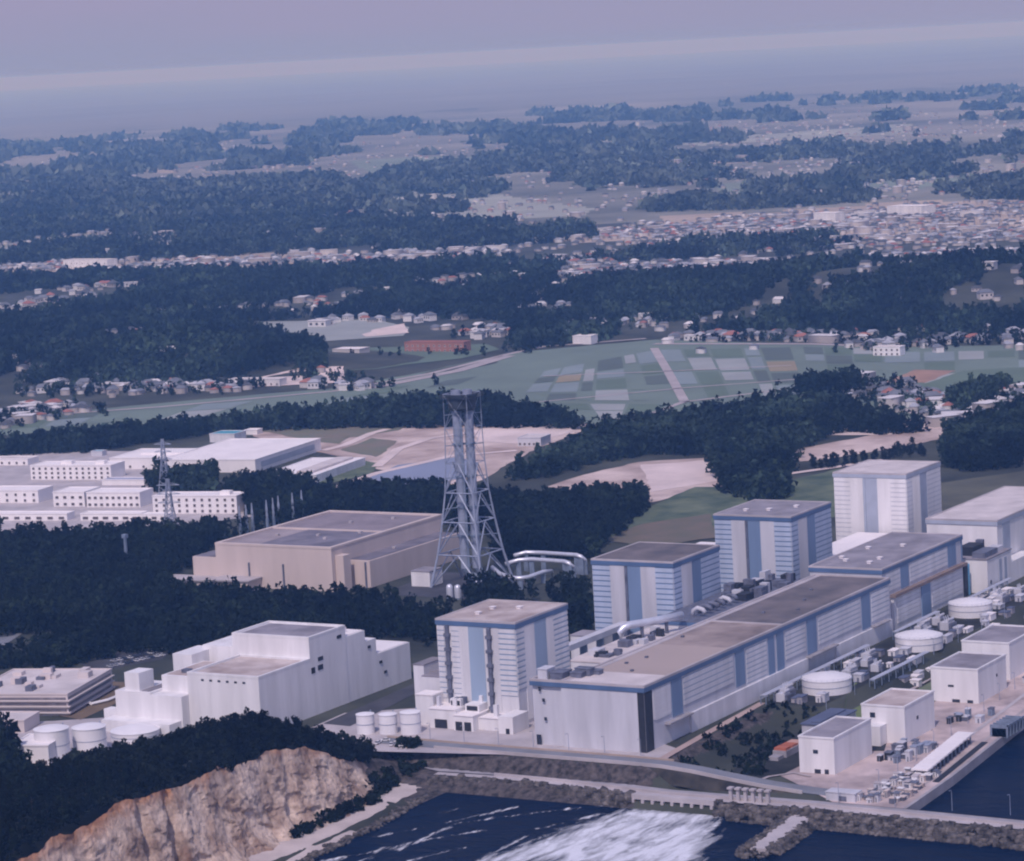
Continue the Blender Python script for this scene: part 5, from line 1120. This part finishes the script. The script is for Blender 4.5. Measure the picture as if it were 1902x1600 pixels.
# pines on the cliff: the nearest are trees of their own
cl = scatter([(-335, 150), (-150, 150), (-70, 152), (-46, 158), (-32, 168), (-28, 186), (-40, 206), (-66, 226), (-330, 232)], 5.2, 3)
dcl = (cl-CAM[:2])@FW[:2]; vis = np.lexsort((dcl,)); fr = cl[:, 1] < 205
front = cl[fr][np.argsort(dcl[fr])]
single = front[:200] if len(front) > 200 else front
rest = np.array([p for p in cl if not any((p == q).all() for q in single)])
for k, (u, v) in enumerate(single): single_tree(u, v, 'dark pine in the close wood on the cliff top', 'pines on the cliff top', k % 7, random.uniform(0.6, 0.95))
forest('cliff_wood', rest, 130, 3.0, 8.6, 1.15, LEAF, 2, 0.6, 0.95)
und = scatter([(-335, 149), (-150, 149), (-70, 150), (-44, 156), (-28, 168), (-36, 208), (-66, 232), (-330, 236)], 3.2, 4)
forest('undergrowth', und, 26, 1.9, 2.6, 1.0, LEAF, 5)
gul = np.concatenate([np.stack([rng.normal(-226, 2.0, 26), rng.uniform(140, 150, 26)], -1), np.stack([rng.normal(-243, 2.0, 26), rng.uniform(140, 150, 26)], -1)])
# scrub at the foot of the cliff
ft = np.concatenate([np.stack([rng.uniform(-150, -75, 130), rng.uniform(133, 141, 130)], -1), np.stack([rng.uniform(-75, -30, 60), rng.uniform(140, 149, 60)], -1), np.stack([rng.uniform(-30, -16, 40), rng.uniform(150, 160, 40)], -1)])
forest('cliff_foot_scrub', ft, 40, 2.0, 3.2, 0.9, LEAF2, 6)
N_ = {}
NEAR = [  # pixel outlines of where the woods meet the ground
 ('wood_around_the_tan_building', [(120, 1222), (160, 1160), (60, 1180), (-60, 1190), (-60, 1005), (120, 1012), (240, 1005), (330, 1000), (440, 1000), (500, 985), (570, 968), (590, 935), (830, 930), (830, 975), (810, 945), (570, 955), (420, 1010), (345, 1060), (300, 1108), (480, 1134), (700, 1138), (765, 1145), (790, 1170), (780, 1195), (640, 1180), (440, 1215), (330, 1215), (240, 1215)], 6.6),
 ('wood_behind_the_stack', [(580, 960), (600, 930), (830, 925), (920, 935), (1000, 938), (1040, 938), (1195, 932), (1205, 945), (1160, 985), (1130, 1010), (1110, 1045), (980, 1040), (940, 1045), (900, 985), (830, 990), (800, 960)], 6.8),
 ('wood_beyond_the_bare_ground', [(940, 895), (1010, 865), (1110, 815), (1200, 800), (1350, 770), (1560, 765), (1640, 790), (1720, 805), (1690, 810), (1550, 805), (1480, 845), (1470, 900), (1450, 930), (1400, 935), (1340, 915), (1325, 848), (1200, 846), (1080, 868), (1020, 890)], 8.0),
 ('wood_strip', [(-100, 855), (-100, 845), (240, 812), (560, 782), (700, 766), (830, 752), (900, 757), (960, 765), (1090, 795), (1090, 800), (860, 795), (700, 797), (480, 802), (380, 808), (300, 822), (200, 838)], 8.0),
 ('wood_at_the_picture_edge', [(1760, 820), (1860, 780), (1960, 760), (1960, 800), (1902, 820), (1890, 870), (1800, 880), (1755, 870)], 7.5),
 ('clump_by_the_offices', [(275, 912), (285, 900), (340, 898), (398, 902), (402, 915), (340, 922)], 6.5),
 ('clump_by_the_warehouse', [(420, 920), (470, 905), (560, 910), (590, 930), (585, 965), (500, 975), (445, 950)], 6.5),
 ('bushy_row', [(1475, 868), (1600, 858), (1720, 838), (1720, 848), (1600, 870), (1480, 878)], 5.5),
 ('field_copse', [(1478, 735), (1500, 722), (1600, 720), (1600, 732), (1540, 742)], 7.5),
 ('field_copse', [(1760, 750), (1790, 740), (1870, 720), (1880, 735), (1830, 760), (1770, 765)], 7.5),
 ('trees_by_the_cars', [(-60, 1470), (-60, 1380), (10, 1370), (22, 1430), (60, 1450), (40, 1480)], 5.0),
 ('roadside_wood', [(-60, 1250), (120, 1244), (210, 1222), (165, 1190), (135, 1165), (70, 1226), (-60, 1243)], 6.5),
 ('slope_trees', [(780, 1215), (800, 1150), (960, 1120), (1090, 1110), (1100, 1180), (1060, 1190), (1050, 1120), (900, 1110), (815, 1165)], 6.0),
 ('school_trees', [(545, 692), (590, 700), (606, 690), (600, 672), (560, 672)], 7.0),
]
frontier = []
for i, (nm, px, sp) in enumerate(NEAR):
    pts = scatter(bpv(px), sp, 60+i)
    d = (pts-CAM[:2])@FW[:2]
    if i == 0:
        # the front ranks before the tan building stand as trees of their own
        q = pts[(pts[:, 0] < 300) & (pts[:, 1] > 330)]; o_ = np.argsort(-(q[:, 0])); q = q[o_][:70]
        for k, (u, v) in enumerate(q): single_tree(u, v, 'dark leafy tree in the wood just in front of the tan building', 'trees in front of the tan building', k % 7, random.uniform(0.8, 1.1), 'leafy_tree')
        ks = {tuple(p) for p in q}; pts = np.array([p for p in pts if tuple(p) not in ks])
    if nm == 'bushy_row':
        for k, (u, v) in enumerate(pts[::max(1, len(pts)//28)][:28]): single_tree(u, v, 'round dark bush in the row between the bare earth and the meadow', 'bushes along the bare earth', k % 7, random.uniform(0.75, 1.1), 'bush')
        continue
    dm = d.mean() if len(d) else 2000
    sz = 1.45 if dm < 2300 else 2.0
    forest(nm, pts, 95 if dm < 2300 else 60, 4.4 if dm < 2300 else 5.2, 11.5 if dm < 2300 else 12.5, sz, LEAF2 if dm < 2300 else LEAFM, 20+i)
MID = [
 ([(-150, 640), (-150, 600), (200, 568), (330, 530), (640, 522), (900, 518), (1060, 545), (1300, 528), (1480, 500), (1600, 490), (2050, 515), (2050, 618), (1600, 625), (1200, 622), (1180, 625), (960, 655), (940, 600), (850, 596), (760, 595), (560, 600), (480, 605), (420, 610), (565, 650), (560, 695), (430, 705), (230, 725), (100, 720), (-150, 720)], 11, 34, 6.0, 13, 3.0),
 ([(-200, 500), (-200, 390), (300, 385), (630, 385), (665, 412), (800, 415), (1090, 425), (1110, 445), (900, 462), (840, 465), (500, 478), (200, 490)], 15, 22, 8.5, 14, 4.2),
 ([(1000, 490), (1180, 455), (1600, 440), (1600, 455), (1480, 475), (1300, 485)], 14, 22, 8, 13, 4.2),
 ([(-200, 560), (-200, 525), (200, 515), (600, 505), (880, 490), (1050, 495), (1050, 510), (640, 522), (330, 530), (180, 540)], 14, 26, 7.5, 13, 4.0),
 ([(-200, 390), (-200, 330), (350, 345), (640, 330), (620, 385), (300, 388)], 21, 16, 12, 15, 6),
 ([(1180, 385), (1300, 370), (1620, 355), (1640, 375), (1400, 390), (1200, 395)], 20, 16, 11, 15, 6),
 ([(1560, 300), (1760, 275), (2000, 270), (2000, 300), (1750, 305)], 26, 14, 15, 17, 8),
 ([(1680, 350), (2000, 330), (2000, 375), (1800, 372)], 22, 14, 12, 15, 6.5),
 ([(1080, 300), (1380, 320), (1400, 335), (1150, 350), (1020, 345)], 22, 14, 12, 15, 6.5),
]
HOLES = [[(100, 548), (210, 530), (215, 548), (60, 590), (-30, 590), (-20, 565)], [(560, 600), (740, 598), (760, 625), (560, 650)], [(1380, 590), (1440, 570), (1475, 565), (1470, 590)], [(1800, 580), (1900, 540), (1900, 575), (1830, 590)], [(230, 650), (280, 645), (275, 665), (235, 668)], [(180, 645), (100, 650), (60, 660), (90, 668)], [(380, 630), (500, 622), (505, 630), (390, 640)], [(1050, 535), (1160, 520), (1170, 530), (1060, 545)], [(590, 560), (640, 550), (700, 556), (600, 570)]]
HW = [bpv(h) for h in HOLES]
for i, (px, sp, n, r, H, sz) in enumerate(MID):
    pts = scatter(bpv(px), sp, 90+i)
    if i in (0, 3):
        for h in HW: pts = pts[~inpoly(pts[:, 0], pts[:, 1], h)]
        pts = pts[fbm(pts[:, 0]/170, pts[:, 1]/90, 56) > 0.365]
    else:
        pts = pts[fbm(pts[:, 0]/210, pts[:, 1]/120, 55) > (0.43 if i in (1, 2) else 0.46)]
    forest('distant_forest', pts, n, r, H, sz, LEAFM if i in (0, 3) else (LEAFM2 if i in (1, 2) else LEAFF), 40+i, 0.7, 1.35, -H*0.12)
# patchwork of woods out to the haze, thinning where the plain opens
def far_woods(d0, d1, sp, r, H, sz, n, thr, seed):
    g = np.random.default_rng(seed); A = R(12.5)
    N = int((d1*d1-d0*d0)*A/(sp*sp)); d = np.sqrt(g.uniform(d0*d0, d1*d1, N)); t = YAW+g.uniform(-A, A, N)
    x, y = CAM[0]+d*np.cos(t), CAM[1]+d*np.sin(t); lat = (t-YAW)/A            # lat > 0 is the left side
    a = x*math.cos(YAW)+y*math.sin(YAW); c = -x*math.sin(YAW)+y*math.cos(YAW)
    f_ = fbm(a/700, c/260, 70)+0.05*np.clip(lat*1.4, -1, 1)
    k = f_ > thr
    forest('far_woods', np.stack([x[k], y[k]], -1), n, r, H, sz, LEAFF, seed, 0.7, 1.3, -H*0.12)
far_woods(6300, 9500, 30, 16, 15, 8.5, 14, 0.50, 71)
far_woods(9500, 15500, 60, 32, 16, 17, 12, 0.54, 72)
# open farmland between them
# ------------------------------------------------------------------ houses and towns
HWALL = [mat('house_wall_%d' % k, c, 0.9, 0.08, 0.05) for k, c in enumerate(((0.56, 0.52, 0.51), (0.42, 0.38, 0.37), (0.66, 0.64, 0.65)))]
HROOF = [mat('house_roof_%s' % n, c, 0.85, 0.15, 0.08) for n, c in (('grey', (0.16, 0.17, 0.20)), ('dark', (0.08, 0.085, 0.10)), ('silver', (0.36, 0.37, 0.42)), ('red', (0.34, 0.14, 0.11)), ('white', (0.66, 0.63, 0.64)))]
RN = ['grey', 'dark', 'silvery', 'red brown', 'white']
def house_mesh(L, W, H, rh, wi, ri):
    b = MB(); b.box(-L/2, L/2, -W/2, W/2, -1, H)
    for s_ in (-1, 1):
        for k in range(3): b.box(-L/2+L*(k+0.3)/3, -L/2+L*(k+0.7)/3, s_*W/2-0.06, s_*W/2+0.06, H*0.35, H*0.7, 1)
    wall = b.mesh('house', [HWALL[wi], GLASS])
    b = MB(); e = 0.7
    if rh < 1: b.box(-L/2-e, L/2+e, -W/2-e, W/2+e, H, H+rh)
    else:
        A = [(-L/2-e, -W/2-e, H), (L/2+e, -W/2-e, H), (L/2+e, W/2+e, H), (-L/2-e, W/2+e, H)]; i = min(L, W)*0.32; r1, r2 = (-L/2+i, 0, H+rh), (L/2-i, 0, H+rh)
        b.quad([A[0], A[1], r2, r1]); b.quad([A[2], A[3], r1, r2]); b.quad([A[1], A[2], r2]); b.quad([A[3], A[0], r1]); b.quad([A[3], A[2], A[1], A[0]])
    return wall, b.mesh('roof', HROOF[ri])
HK = [house_mesh(13, 9, 5.6, 3.0, 0, 0), house_mesh(15, 10, 4.2, 3.4, 1, 1), house_mesh(11, 9, 6.0, 2.6, 2, 2), house_mesh(14, 10, 5.2, 3.2, 0, 3), house_mesh(20, 11, 6.5, 0.6, 2, 4), house_mesh(12, 8, 5.8, 2.8, 2, 0)]
HKR = [0, 1, 2, 3, 4, 0]
hr = np.random.default_rng(5)
ROWS = [ # (pixel line, how many, spread in metres, where)
 ([(1270, 632), (1400, 628), (1575, 632)], 30, 26, 'along the far side of the paddy fields'),
 ([(1615, 640), (1700, 645), (1850, 635)], 34, 45, 'in the hamlet under the wooded hill'),
 ([(1650, 615), (1760, 612), (1900, 625)], 20, 40, 'in the hamlet under the wooded hill'),
 ([(870, 625), (980, 618), (1100, 612)], 26, 40, 'below the forest behind the red brown school'),
 ([(1570, 715), (1650, 735), (1730, 750)], 22, 30, 'along the lane by the clay field'),
 ([(1770, 750), (1850, 735), (1900, 745), (1960, 740)], 24, 40, 'by the copse at the picture edge'),
 ([(0, 778), (60, 760), (110, 770)], 16, 30, 'at the field edge before the wood strip'),
 ([(110, 725), (180, 715), (300, 728), (420, 722)], 34, 32, 'in the row below the dark wooded hill'),
 ([(540, 718), (650, 725), (700, 722)], 10, 16, 'on the lane near the long wood strip'),
 ([(560, 612), (640, 603), (740, 597), (800, 600)], 22, 40, 'above the pale field near the forest'),
 ([(100, 545), (200, 535)], 18, 60, 'in the clearing of the blue forest'),
 ([(20, 580), (90, 565), (180, 550)], 22, 60, 'in the clearing of the blue forest'),
 ([(1060, 535), (1110, 528), (1160, 522)], 12, 40, 'in the strip inside the blue forest'),
 ([(1840, 580), (1880, 555)], 8, 60, 'in the clearing on the wooded hill'),
]
nh = 0
for line, n, sp, where in ROWS:
    Q = bpv(line)
    for _ in range(n):
        if nh >= 298: break
        t = hr.random()*(len(Q)-1); i = int(t); p = Q[i]*(1-t+i)+Q[i+1]*(t-i)+hr.normal(0, sp*0.5, 2)
        k = int(hr.choice(6, p=[.24, .16, .18, .12, .14, .16])); s_ = hr.uniform(0.8, 1.25)
        o = bpy.data.objects.new('house', HK[k][0]); COL.objects.link(o); o.location = (p[0], p[1], float(hgt(p[0], p[1]))+0.3); o.rotation_euler = (0, 0, hr.uniform(0, 3.14)); o.scale = (s_, s_, s_)
        tag(o, 'small house with a %s roof %s' % (RN[HKR[k]], where), 'house', 'houses '+where); link('roof', HK[k][1], o); nh += 1
def town(name, lst):
    """far towns, past the 300 nearest houses: many little houses in one stuff object"""
    V_, F, MI = [], [], []; c = 0
    for line, n, sp, tall in lst:
        Q = bpv(line)
        for _ in range(n):
            t = hr.random()*(len(Q)-1); i = int(t); p = Q[i]*(1-t+i)+Q[i+1]*(t-i)+hr.normal(0, sp*0.5, 2)
            if tall == 2 and float(fbm(p[0]/170, p[1]/90, 56)) > 0.375: continue
            if tall == 4 and float(fbm(p[0]/210, p[1]/120, 55)) > 0.44: continue
            z = float(hgt(p[0], p[1]))
            big = hr.random() < 0.035; L, W, H = (hr.uniform(18, 40), hr.uniform(12, 18), hr.uniform(7, 7+tall)) if big else (hr.uniform(7, 14), hr.uniform(6, 9), hr.uniform(3.5, 6))
            a = hr.uniform(0, 3.14); ca, sa = math.cos(a), math.sin(a); e = 0.5; rh = 0.3 if big else hr.uniform(1.5, 3)
            loc = [(-L/2, -W/2, -1), (L/2, -W/2, -1), (L/2, W/2, -1), (-L/2, W/2, -1), (-L/2, -W/2, H), (L/2, -W/2, H), (L/2, W/2, H), (-L/2, W/2, H), (-L/2-e, -W/2-e, H), (L/2+e, -W/2-e, H), (L/2+e, W/2+e, H), (-L/2-e, W/2+e, H), (-L/2+W*.3, -.2, H+rh), (L/2-W*.3, -.2, H+rh), (L/2-W*.3, .2, H+rh), (-L/2+W*.3, .2, H+rh)]
            V_ += [(p[0]+x*ca-y*sa, p[1]+x*sa+y*ca, z+zz) for x, y, zz in loc]
            wi = int(hr.choice(3, p=[.3, .55, .15])); ri = 3+int(hr.choice(5, p=[.32, .27, .22, .1, .09])) if not big else 7
            for f, m_ in (((0,1,5,4), wi), ((1,2,6,5), wi), ((2,3,7,6), wi), ((3,0,4,7), wi), ((8,9,13,12), ri), ((9,10,14,13), ri), ((10,11,15,14), ri), ((11,8,12,15), ri), ((12,13,14,15), ri)): F.append([c+q for q in f]); MI.append(m_)
            c += 16
    tag(link(name, npmesh(name, np.array(V_), np.array(F), HWALL+HROOF, np.array(MI))), kind='stuff')
town('distant_town', [([(-100, 500), (100, 498), (200, 495)], 170, 110, 5), ([(100, 492), (190, 490)], 40, 40, 5), ([(200, 505), (330, 498), (450, 492), (640, 480)], 420, 130, 6), ([(640, 490), (760, 478), (900, 470)], 240, 120, 6), ([(850, 500), (1000, 492), (1090, 490)], 110, 70, 5),
 ([(1050, 520), (1200, 505), (1480, 505)], 260, 120, 6), ([(1100, 500), (1300, 495), (1480, 500)], 200, 100, 6), ([(930, 450), (1100, 440), (1250, 430)], 240, 120, 5), ([(1250, 435), (1450, 415), (1600, 400)], 560, 260, 5), ([(1560, 430), (1700, 400), (1960, 390)], 720, 300, 5), ([(1600, 455), (1800, 440), (1960, 430)], 420, 180, 5), ([(1600, 490), (1760, 475), (1960, 480)], 240, 120, 5), ([(1850, 490), (1960, 500)], 90, 90, 6), ([(1280, 445), (1450, 440), (1520, 425)], 200, 140, 5), ([(1270, 630), (1580, 626)], 50, 40, 3), ([(1610, 630), (1760, 625), (1960, 640)], 120, 70, 4), ([(1560, 718), (1740, 755)], 60, 50, 3), ([(1740, 775), (1960, 735)], 60, 50, 3), ([(100, 728), (430, 722)], 70, 50, 3), ([(0, 790), (110, 765)], 40, 50, 3), ([(870, 615), (1190, 600)], 70, 60, 3), ([(0, 690), (200, 700)], 20, 60, 3), ([(250, 660), (480, 640)], 18, 90, 3), ([(900, 560), (1400, 545)], 30, 150, 3), ([(-50, 640), (520, 640)], 420, 420, 2), ([(560, 560), (1500, 560)], 420, 420, 2), ([(1500, 570), (1950, 570)], 200, 420, 2), ([(-50, 440), (640, 440)], 420, 900, 4), ([(640, 430), (1100, 440)], 160, 300, 4), ([(1150, 465), (1640, 455)], 160, 250, 4)])
town('far_hamlets', [([(50, 400), (180, 395)], 40, 200, 6), ([(270, 405), (420, 400)], 40, 200, 6), ([(1000, 330), (1300, 330), (1600, 345)], 160, 500, 8), ([(1250, 290), (1500, 270), (1900, 235)], 320, 900, 12), ([(650, 300), (900, 290), (1100, 280)], 120, 800, 8), ([(1000, 260), (1400, 245), (1900, 215)], 260, 1200, 12), ([(300, 320), (450, 330), (640, 330)], 60, 400, 8), ([(660, 400), (760, 412), (900, 420)], 40, 150, 6), ([(1560, 365), (1760, 335)], 90, 300, 10), ([(-50, 360), (600, 330)], 70, 900, 8), ([(-50, 300), (700, 270)], 90, 1500, 10), ([(650, 380), (1250, 380)], 90, 300, 8), ([(0, 450), (600, 430)], 50, 500, 6), ([(1100, 330), (1900, 300)], 160, 900, 10), ([(1100, 230), (1900, 200)], 160, 2500, 14)])
def special(label, xl, xr, yb, depth, H, wm, rm, name, cat, rows=0, cols=0): return office(label, xl, xr, yb, depth, H, rows, cols, roofm=rm, wallm=wm, name=name, cat=cat)
special('long red brown school with dark window bays on a green rise beyond the fields', 752, 862, 655, 16, 11, mat('red_brown_wall', (0.36, 0.16, 0.12), 0.9, 0.1, 0.05), BROWNR, 'school', 'school', 2, 11)
special('pale pinkish shed between dark trees and the red brown school', 618, 668, 663, 22, 8, HWALL[0], ROOFW, 'shed', 'shed')
special('white flat house standing alone by the field road below the forest', 1064, 1098, 640, 16, 9, WHITE2, ROOFW, 'house', 'house')
special('white and pink low school with a long roof beside the lane', 425, 520, 718, 14, 7, HWALL[2], ROOFL, 'school', 'school', 1, 9)
special('white two storey block on the field edge beneath the hamlet', 1622, 1672, 662, 14, 9, WHITE2, ROOFL, 'office_block', 'office block', 2, 5)
special('long white hospital like block in the far town band', 118, 200, 500, 24, 15, WHITE2, ROOFL, 'block', 'block', 2, 8)
special('big white hall in the far town under the hills', 1648, 1712, 403, 40, 18, WHITE2, ROOFW, 'hall', 'hall')
special('white tower block in the far town', 1512, 1552, 418, 26, 20, WHITE2, ROOFW, 'block', 'block')
special('white hall beside the wood at the town edge', 1432, 1480, 522, 30, 11, WHITE2, ROOFL, 'hall', 'hall')
# ------------------------------------------------------------------ haze
hz = MB(); hz.box(-84000, 84000, -84000, 84000, -17.5, 345)
hm = bpy.data.materials.new('haze_air'); hm.use_nodes = True; t = hm.node_tree; t.nodes.remove(t.nodes['Principled BSDF'])
pv = t.nodes.new('ShaderNodeVolumePrincipled'); pv.inputs['Density'].default_value = HAZE_D; pv.inputs['Color'].default_value = HAZE_C; pv.inputs['Anisotropy'].default_value = 0.12; pv.inputs['Absorption Color'].default_value = (1, 1, 1, 1)
t.links.new(pv.outputs[0], t.nodes['Material Output'].inputs['Volume'])
tag(hz.build('haze', hm), kind='stuff')
# ------------------------------------------------------------------ low scrub on the slopes of the station
sl = scatter([(-6, 20), (60, 26), (108, 28), (112, -4), (100, -14), (60, -4), (4, -20)], 4.2, 301)
sl = sl[fbm(sl[:, 0]/9, sl[:, 1]/9, 80) > 0.42]
forest('slope_scrub', sl, 26, 1.7, 1.9, 0.9, LEAF2, 51)
# ------------------------------------------------------------------ garden trees among the nearer houses
gt = []
for px, n, sp in (([(1270, 634), (1575, 630)], 70, 22), ([(1610, 640), (1900, 632)], 150, 60), ([(1560, 718), (1740, 755)], 110, 45), ([(1750, 775), (1960, 735)], 110, 45), ([(100, 730), (430, 722)], 130, 40), ([(0, 790), (110, 765)], 60, 40), ([(870, 620), (1190, 606)], 90, 50), ([(560, 700), (700, 722)], 50, 30), ([(690, 668), (1000, 655)], 16, 24)):
    Q = bpv(px); t = rng.random(n)[:, None]; gt.append(Q[0]*(1-t)+Q[1]*t+rng.normal(0, sp*0.6, (n, 2)))
forest('garden_trees', np.concatenate(gt), 40, 3.4, 8.0, 1.7, LEAFM, 57, 0.6, 1.3)
# ------------------------------------------------------------------ lamp posts
lamp = None
for k, (u, v, z) in enumerate([(-9.5, 150-k*19, 0) for k in range(7)]+[(-30+1.0*k, -72-k*26, -7.3) for k in range(5)]+[(0+k*26, -78+k*2.0, -8) for k in range(9)]+[(112+k*34, -2, float(hgt(112+k*34, -2))) for k in range(8)]):
    lab = 'thin grey lamp post ' + ('beside the upper coast road' if k < 7 else 'on the breakwater road' if k < 12 else 'on the pinkish quay paving' if k < 21 else 'along the dark yard by the white tanks')
    grp = 'lamp posts ' + ('by the coast road' if k < 7 else 'on the breakwater' if k < 12 else 'on the quay' if k < 21 else 'in the tank yard')
    if lamp is None:
        lamp = thing('lamp_post', lab, 'lamp post', (u, v, z), 0, grp)
        b = MB(); b.tube([(0, 0, 0), (0, 0, 8.5), (-0.4, 0, 9.1), (-1.8, 0, 9.3)], [0.16, 0.12, 0.10, 0.08], 6); lp = b.build('pole', STEEL, lamp)
        b = MB(); b.box(-2.6, -1.7, -0.2, 0.2, 9.2, 9.4); lh = b.build('lamp_head', STEELD, lamp)
    else:
        c = lamp.copy(); COL.objects.link(c); c.location = (u, v, z); c['label'] = lab; c['group'] = grp
        for ch in (lp, lh): d_ = ch.copy(); COL.objects.link(d_); d_.parent = c
# pipe racks through the yard
for k, (u0, u1, v) in enumerate(((108, 240, 30), (165, 240, -3), (272, 336, 30), (366, 440, 28))):
    o = thing('pipe_rack', ('grey pipe rack between the longest turbine hall and its tank', 'grey pipe rack on the quay side of the dark yard', 'grey pipe rack in front of the middle turbine hall', 'grey pipe rack beyond the farthest white tank')[k], 'pipe rack', (u0, v, float(hgt((u0+u1)/2, v))))
    for j in range(int((u1-u0)/9)):
        b = MB(); b.box(j*9, j*9+0.4, -1.6, -1.2, 0, 4); b.box(j*9, j*9+0.4, 1.2, 1.6, 0, 4); b.box(j*9, j*9+0.4, -1.6, 1.6, 4, 4.4); b.build('trestle', STEELD, o)
    for j in range(3): b = MB(); b.tube([(0, -1+j, 4.8), (u1-u0-4, -1+j, 4.8)], 0.35, 8); b.build('pipe', PIPE, o)
